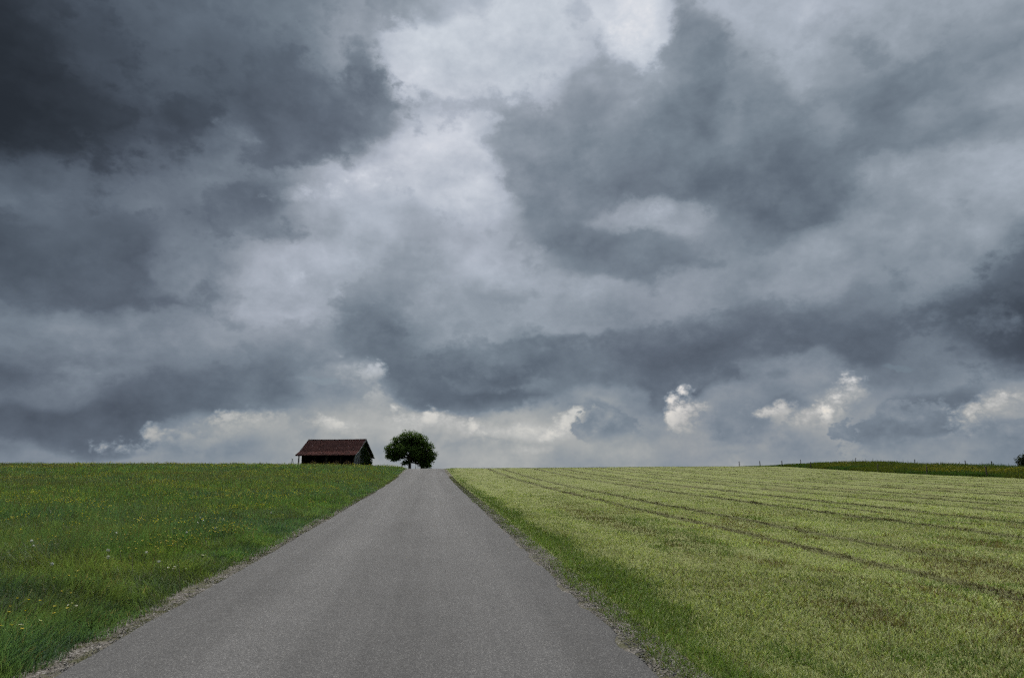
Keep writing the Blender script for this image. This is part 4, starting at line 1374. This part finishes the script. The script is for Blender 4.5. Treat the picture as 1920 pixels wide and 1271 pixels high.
TX, TY = -3.60, 130.0
TZ = float(land(TX, TY))
TREE = [(-.1, 0, 6.2, 2.1, 2.1, 1.35), (-2.0, .3, 5.2, 1.7, 1.8, 1.35), (1.6, -.2, 5.5, 1.8, 1.9, 1.35), (-3.2, -.3, 3.9, 1.45, 1.6, 1.15), (2.9, .3, 4.1, 1.6, 1.7, 1.25),
        (-1.3, -1.5, 3.9, 1.5, 1.4, 1.2), (.9, 1.5, 4.0, 1.7, 1.5, 1.3), (1.0, -1.6, 3.6, 1.5, 1.4, 1.1), (-3.4, .4, 2.75, 1.15, 1.2, .75), (3.75, -.2, 2.75, 1.25, 1.3, .9),
        (2.1, .4, 2.0, 1.35, 1.3, .9), (-1.9, 1.2, 3.0, 1.1, 1.1, .8), (.1, .2, 4.6, 1.6, 1.6, 1.3), (2.7, .2, 1.2, 1.0, .9, .85), (-.75, -.3, 1.45, .65, .6, .42),
        (.6, 1.3, 2.6, 1.5, 1.2, .9), (-2.6, .2, 2.35, 1.1, 1.0, .65), (1.7, -.6, 2.9, 1.4, 1.2, .9), (3.3, .1, 1.9, 1.1, 1.0, .7)]
make_tree('broadleaf_tree', 'large round dark green tree beside the road at the crest', (TX, TY, TZ), TREE, 2.5, .26, 2.0, per=100)
make_tree('young_tree', 'small drooping tree under the large tree where road meets sky', (TX + 3.0, TY + 6.5, float(land(TX + 3, TY + 6.5))),
          [(-.2, 0, 1.5, .85, .8, .8), (.5, .1, .95, .75, .7, .55), (.2, 0, 2.2, .6, .6, .6)], .9, .07, .6, leaf=.2, per=70)
for dx, dy, hh, lab in ((1.05, 3.0, 1.9, 'thin bare stake just right of the big tree trunk'), (1.4, 5.5, 2.3, 'slightly thicker stake second to the right of the big trunk')):
    p = empty('tree_stake', (TX + dx, TY + dy, float(land(TX + dx, TY + dy))))
    tag(p, lab, 'stake', 'stakes under the big tree')
    V, F = tube([(0, 0, -.2), (.01, 0, hh * .5), (0, .02, hh)], [.05, .045, .04], 6)
    np_mesh('stake', V, F, M_post, parent=p)
    V, F = tube([(0, 0, hh - .02), (0, .01, hh + .03)], [.055, .03], 6)
    np_mesh('cap', V, F, M_post, parent=p)

FX, FY = 125.2, 131.5
make_tree('broadleaf_tree', 'distant dark tree behind the uncut bank at the edge of view', (FX, FY, float(land(FX, FY))),
          [(-1.3, 0, 3.5, 1.6, 1.7, 1.3), (.6, .2, 4.2, 1.7, 1.8, 1.4), (2.4, 0, 2.6, 1.9, 1.7, 1.6), (-1.7, .1, 1.9, 1.4, 1.5, .9), (.6, -.4, 1.8, 1.8, 1.6, 1.1), (2.6, .2, 1.5, 1.5, 1.5, .9)],
          1.3, .28, 2, leaf=.32, per=80, dark=(.010, .016, .010), light=(.028, .040, .020))


# ------------------------------------------------------------------ fence posts and small things at the crest
def post(x, y, h, r, label, tilt=(0, 0), group='fence posts along the uncut bank'):
    root = empty('fence_post', (x, y, float(land(x, y))))
    tag(root, label, 'fence post', group)
    V, F = tube([(0, 0, -.25), (tilt[0] * .5, tilt[1] * .5, h * .5), (tilt[0], tilt[1], h - .03)], [r * 1.08, r, r * .95], 8)
    np_mesh('shaft', V, F, M_post, parent=root)
    V, F = tube([(tilt[0], tilt[1], h - .03), (tilt[0], tilt[1], h), (tilt[0], tilt[1], h + .012)], [r * .95, r * .7, .004], 8)
    np_mesh('top', V, F, M_post, parent=root)
    V, F = tube([(tilt[0] * .9, tilt[1] * .9 - r, h * .86), (tilt[0] * .9, tilt[1] * .9 - r - .05, h * .86)], [.02, .025], 6)
    np_mesh('insulator', V, F, M_dark, parent=root)


POSTS = [
    (45.05, 96.9, 0.7, 0.055, 'leftmost fence post, alone on the mown skyline', (-0.009, 0)),
    (45.05, 90.44, 0.7, 0.055, 'fence post where the uncut bank begins on the skyline', (-0.06, 0)),
    (45.05, 84.48, 0.72, 0.055, 'tall fence post third from the left on the skyline', (-0.026, 0)),
    (45.05, 77.83, 0.73, 0.055, 'fence post on the bank edge, fourth of the front row', (0.032, 0)),
    (45.05, 65.42, 0.7, 0.055, 'fence post half sunk in grass in the middle of the bank', (0.057, 0)),
    (45.05, 58.45, 0.7, 0.055, 'pale fence post fronting the flowery part of the bank', (0.028, 0)),
    (45.05, 51.65, 0.86, 0.055, 'rightmost fence post of the front row, nearest the distant tree', (0.002, 0)),
    (57.0, 101.2, 0.8, 0.045, 'slim fence post behind the bank, furthest left of the back row', (0.014, 0)),
    (57.0, 87.27, 0.8, 0.045, 'slim fence post behind the bank crest, second of the back row', (0.037, 0)),
    (57.0, 75.81, 0.8, 0.045, 'slim fence post behind the bank crest, third of the back row', (0.023, 0)),
    (57.0, 68.03, 0.8, 0.045, 'slim fence post behind the bank crest, fourth of the back row', (0.008, 0)),
    (57.0, 64.55, 0.8, 0.045, 'slim fence post behind the bank beside the rightmost front post', (0.027, 0))]
for (x, y, h, r, lab, tl) in POSTS:
    post(x, y, h + .03, r, lab, tl)
post(*(-4.30, 111.92), .95, .075, 'short dark post in the grass between barn and big tree', group='posts by the crest')


def trestle():
    x, y = -26.36, 138.51
    root = empty('metal_frame', (x, y, float(land(x, y))), R(-7))
    tag(root, 'thin pale metal frame standing beside the far end of the barn', 'frame')
    for a, b in (((-.5, 0, 0), (-.1, 0, 2.2)), ((.35, 0, 0), (-.1, 0, 2.2)), ((-.5, .5, 0), (-.1, .4, 2.2)), ((.35, .5, 0), (-.1, .4, 2.2))):
        V, F = tube([a, b], [.03, .03], 6)
        np_mesh('leg', V, F, M_pale, parent=root)
    for z in (.7, 1.3, 1.8):
        t = z / 2.2
        V, F = tube([(-.5 + .4 * t, .02, z), (.35 - .45 * t, .02, z)], [.022, .022], 5)
        np_mesh('rung', V, F, M_pale, parent=root)


trestle()
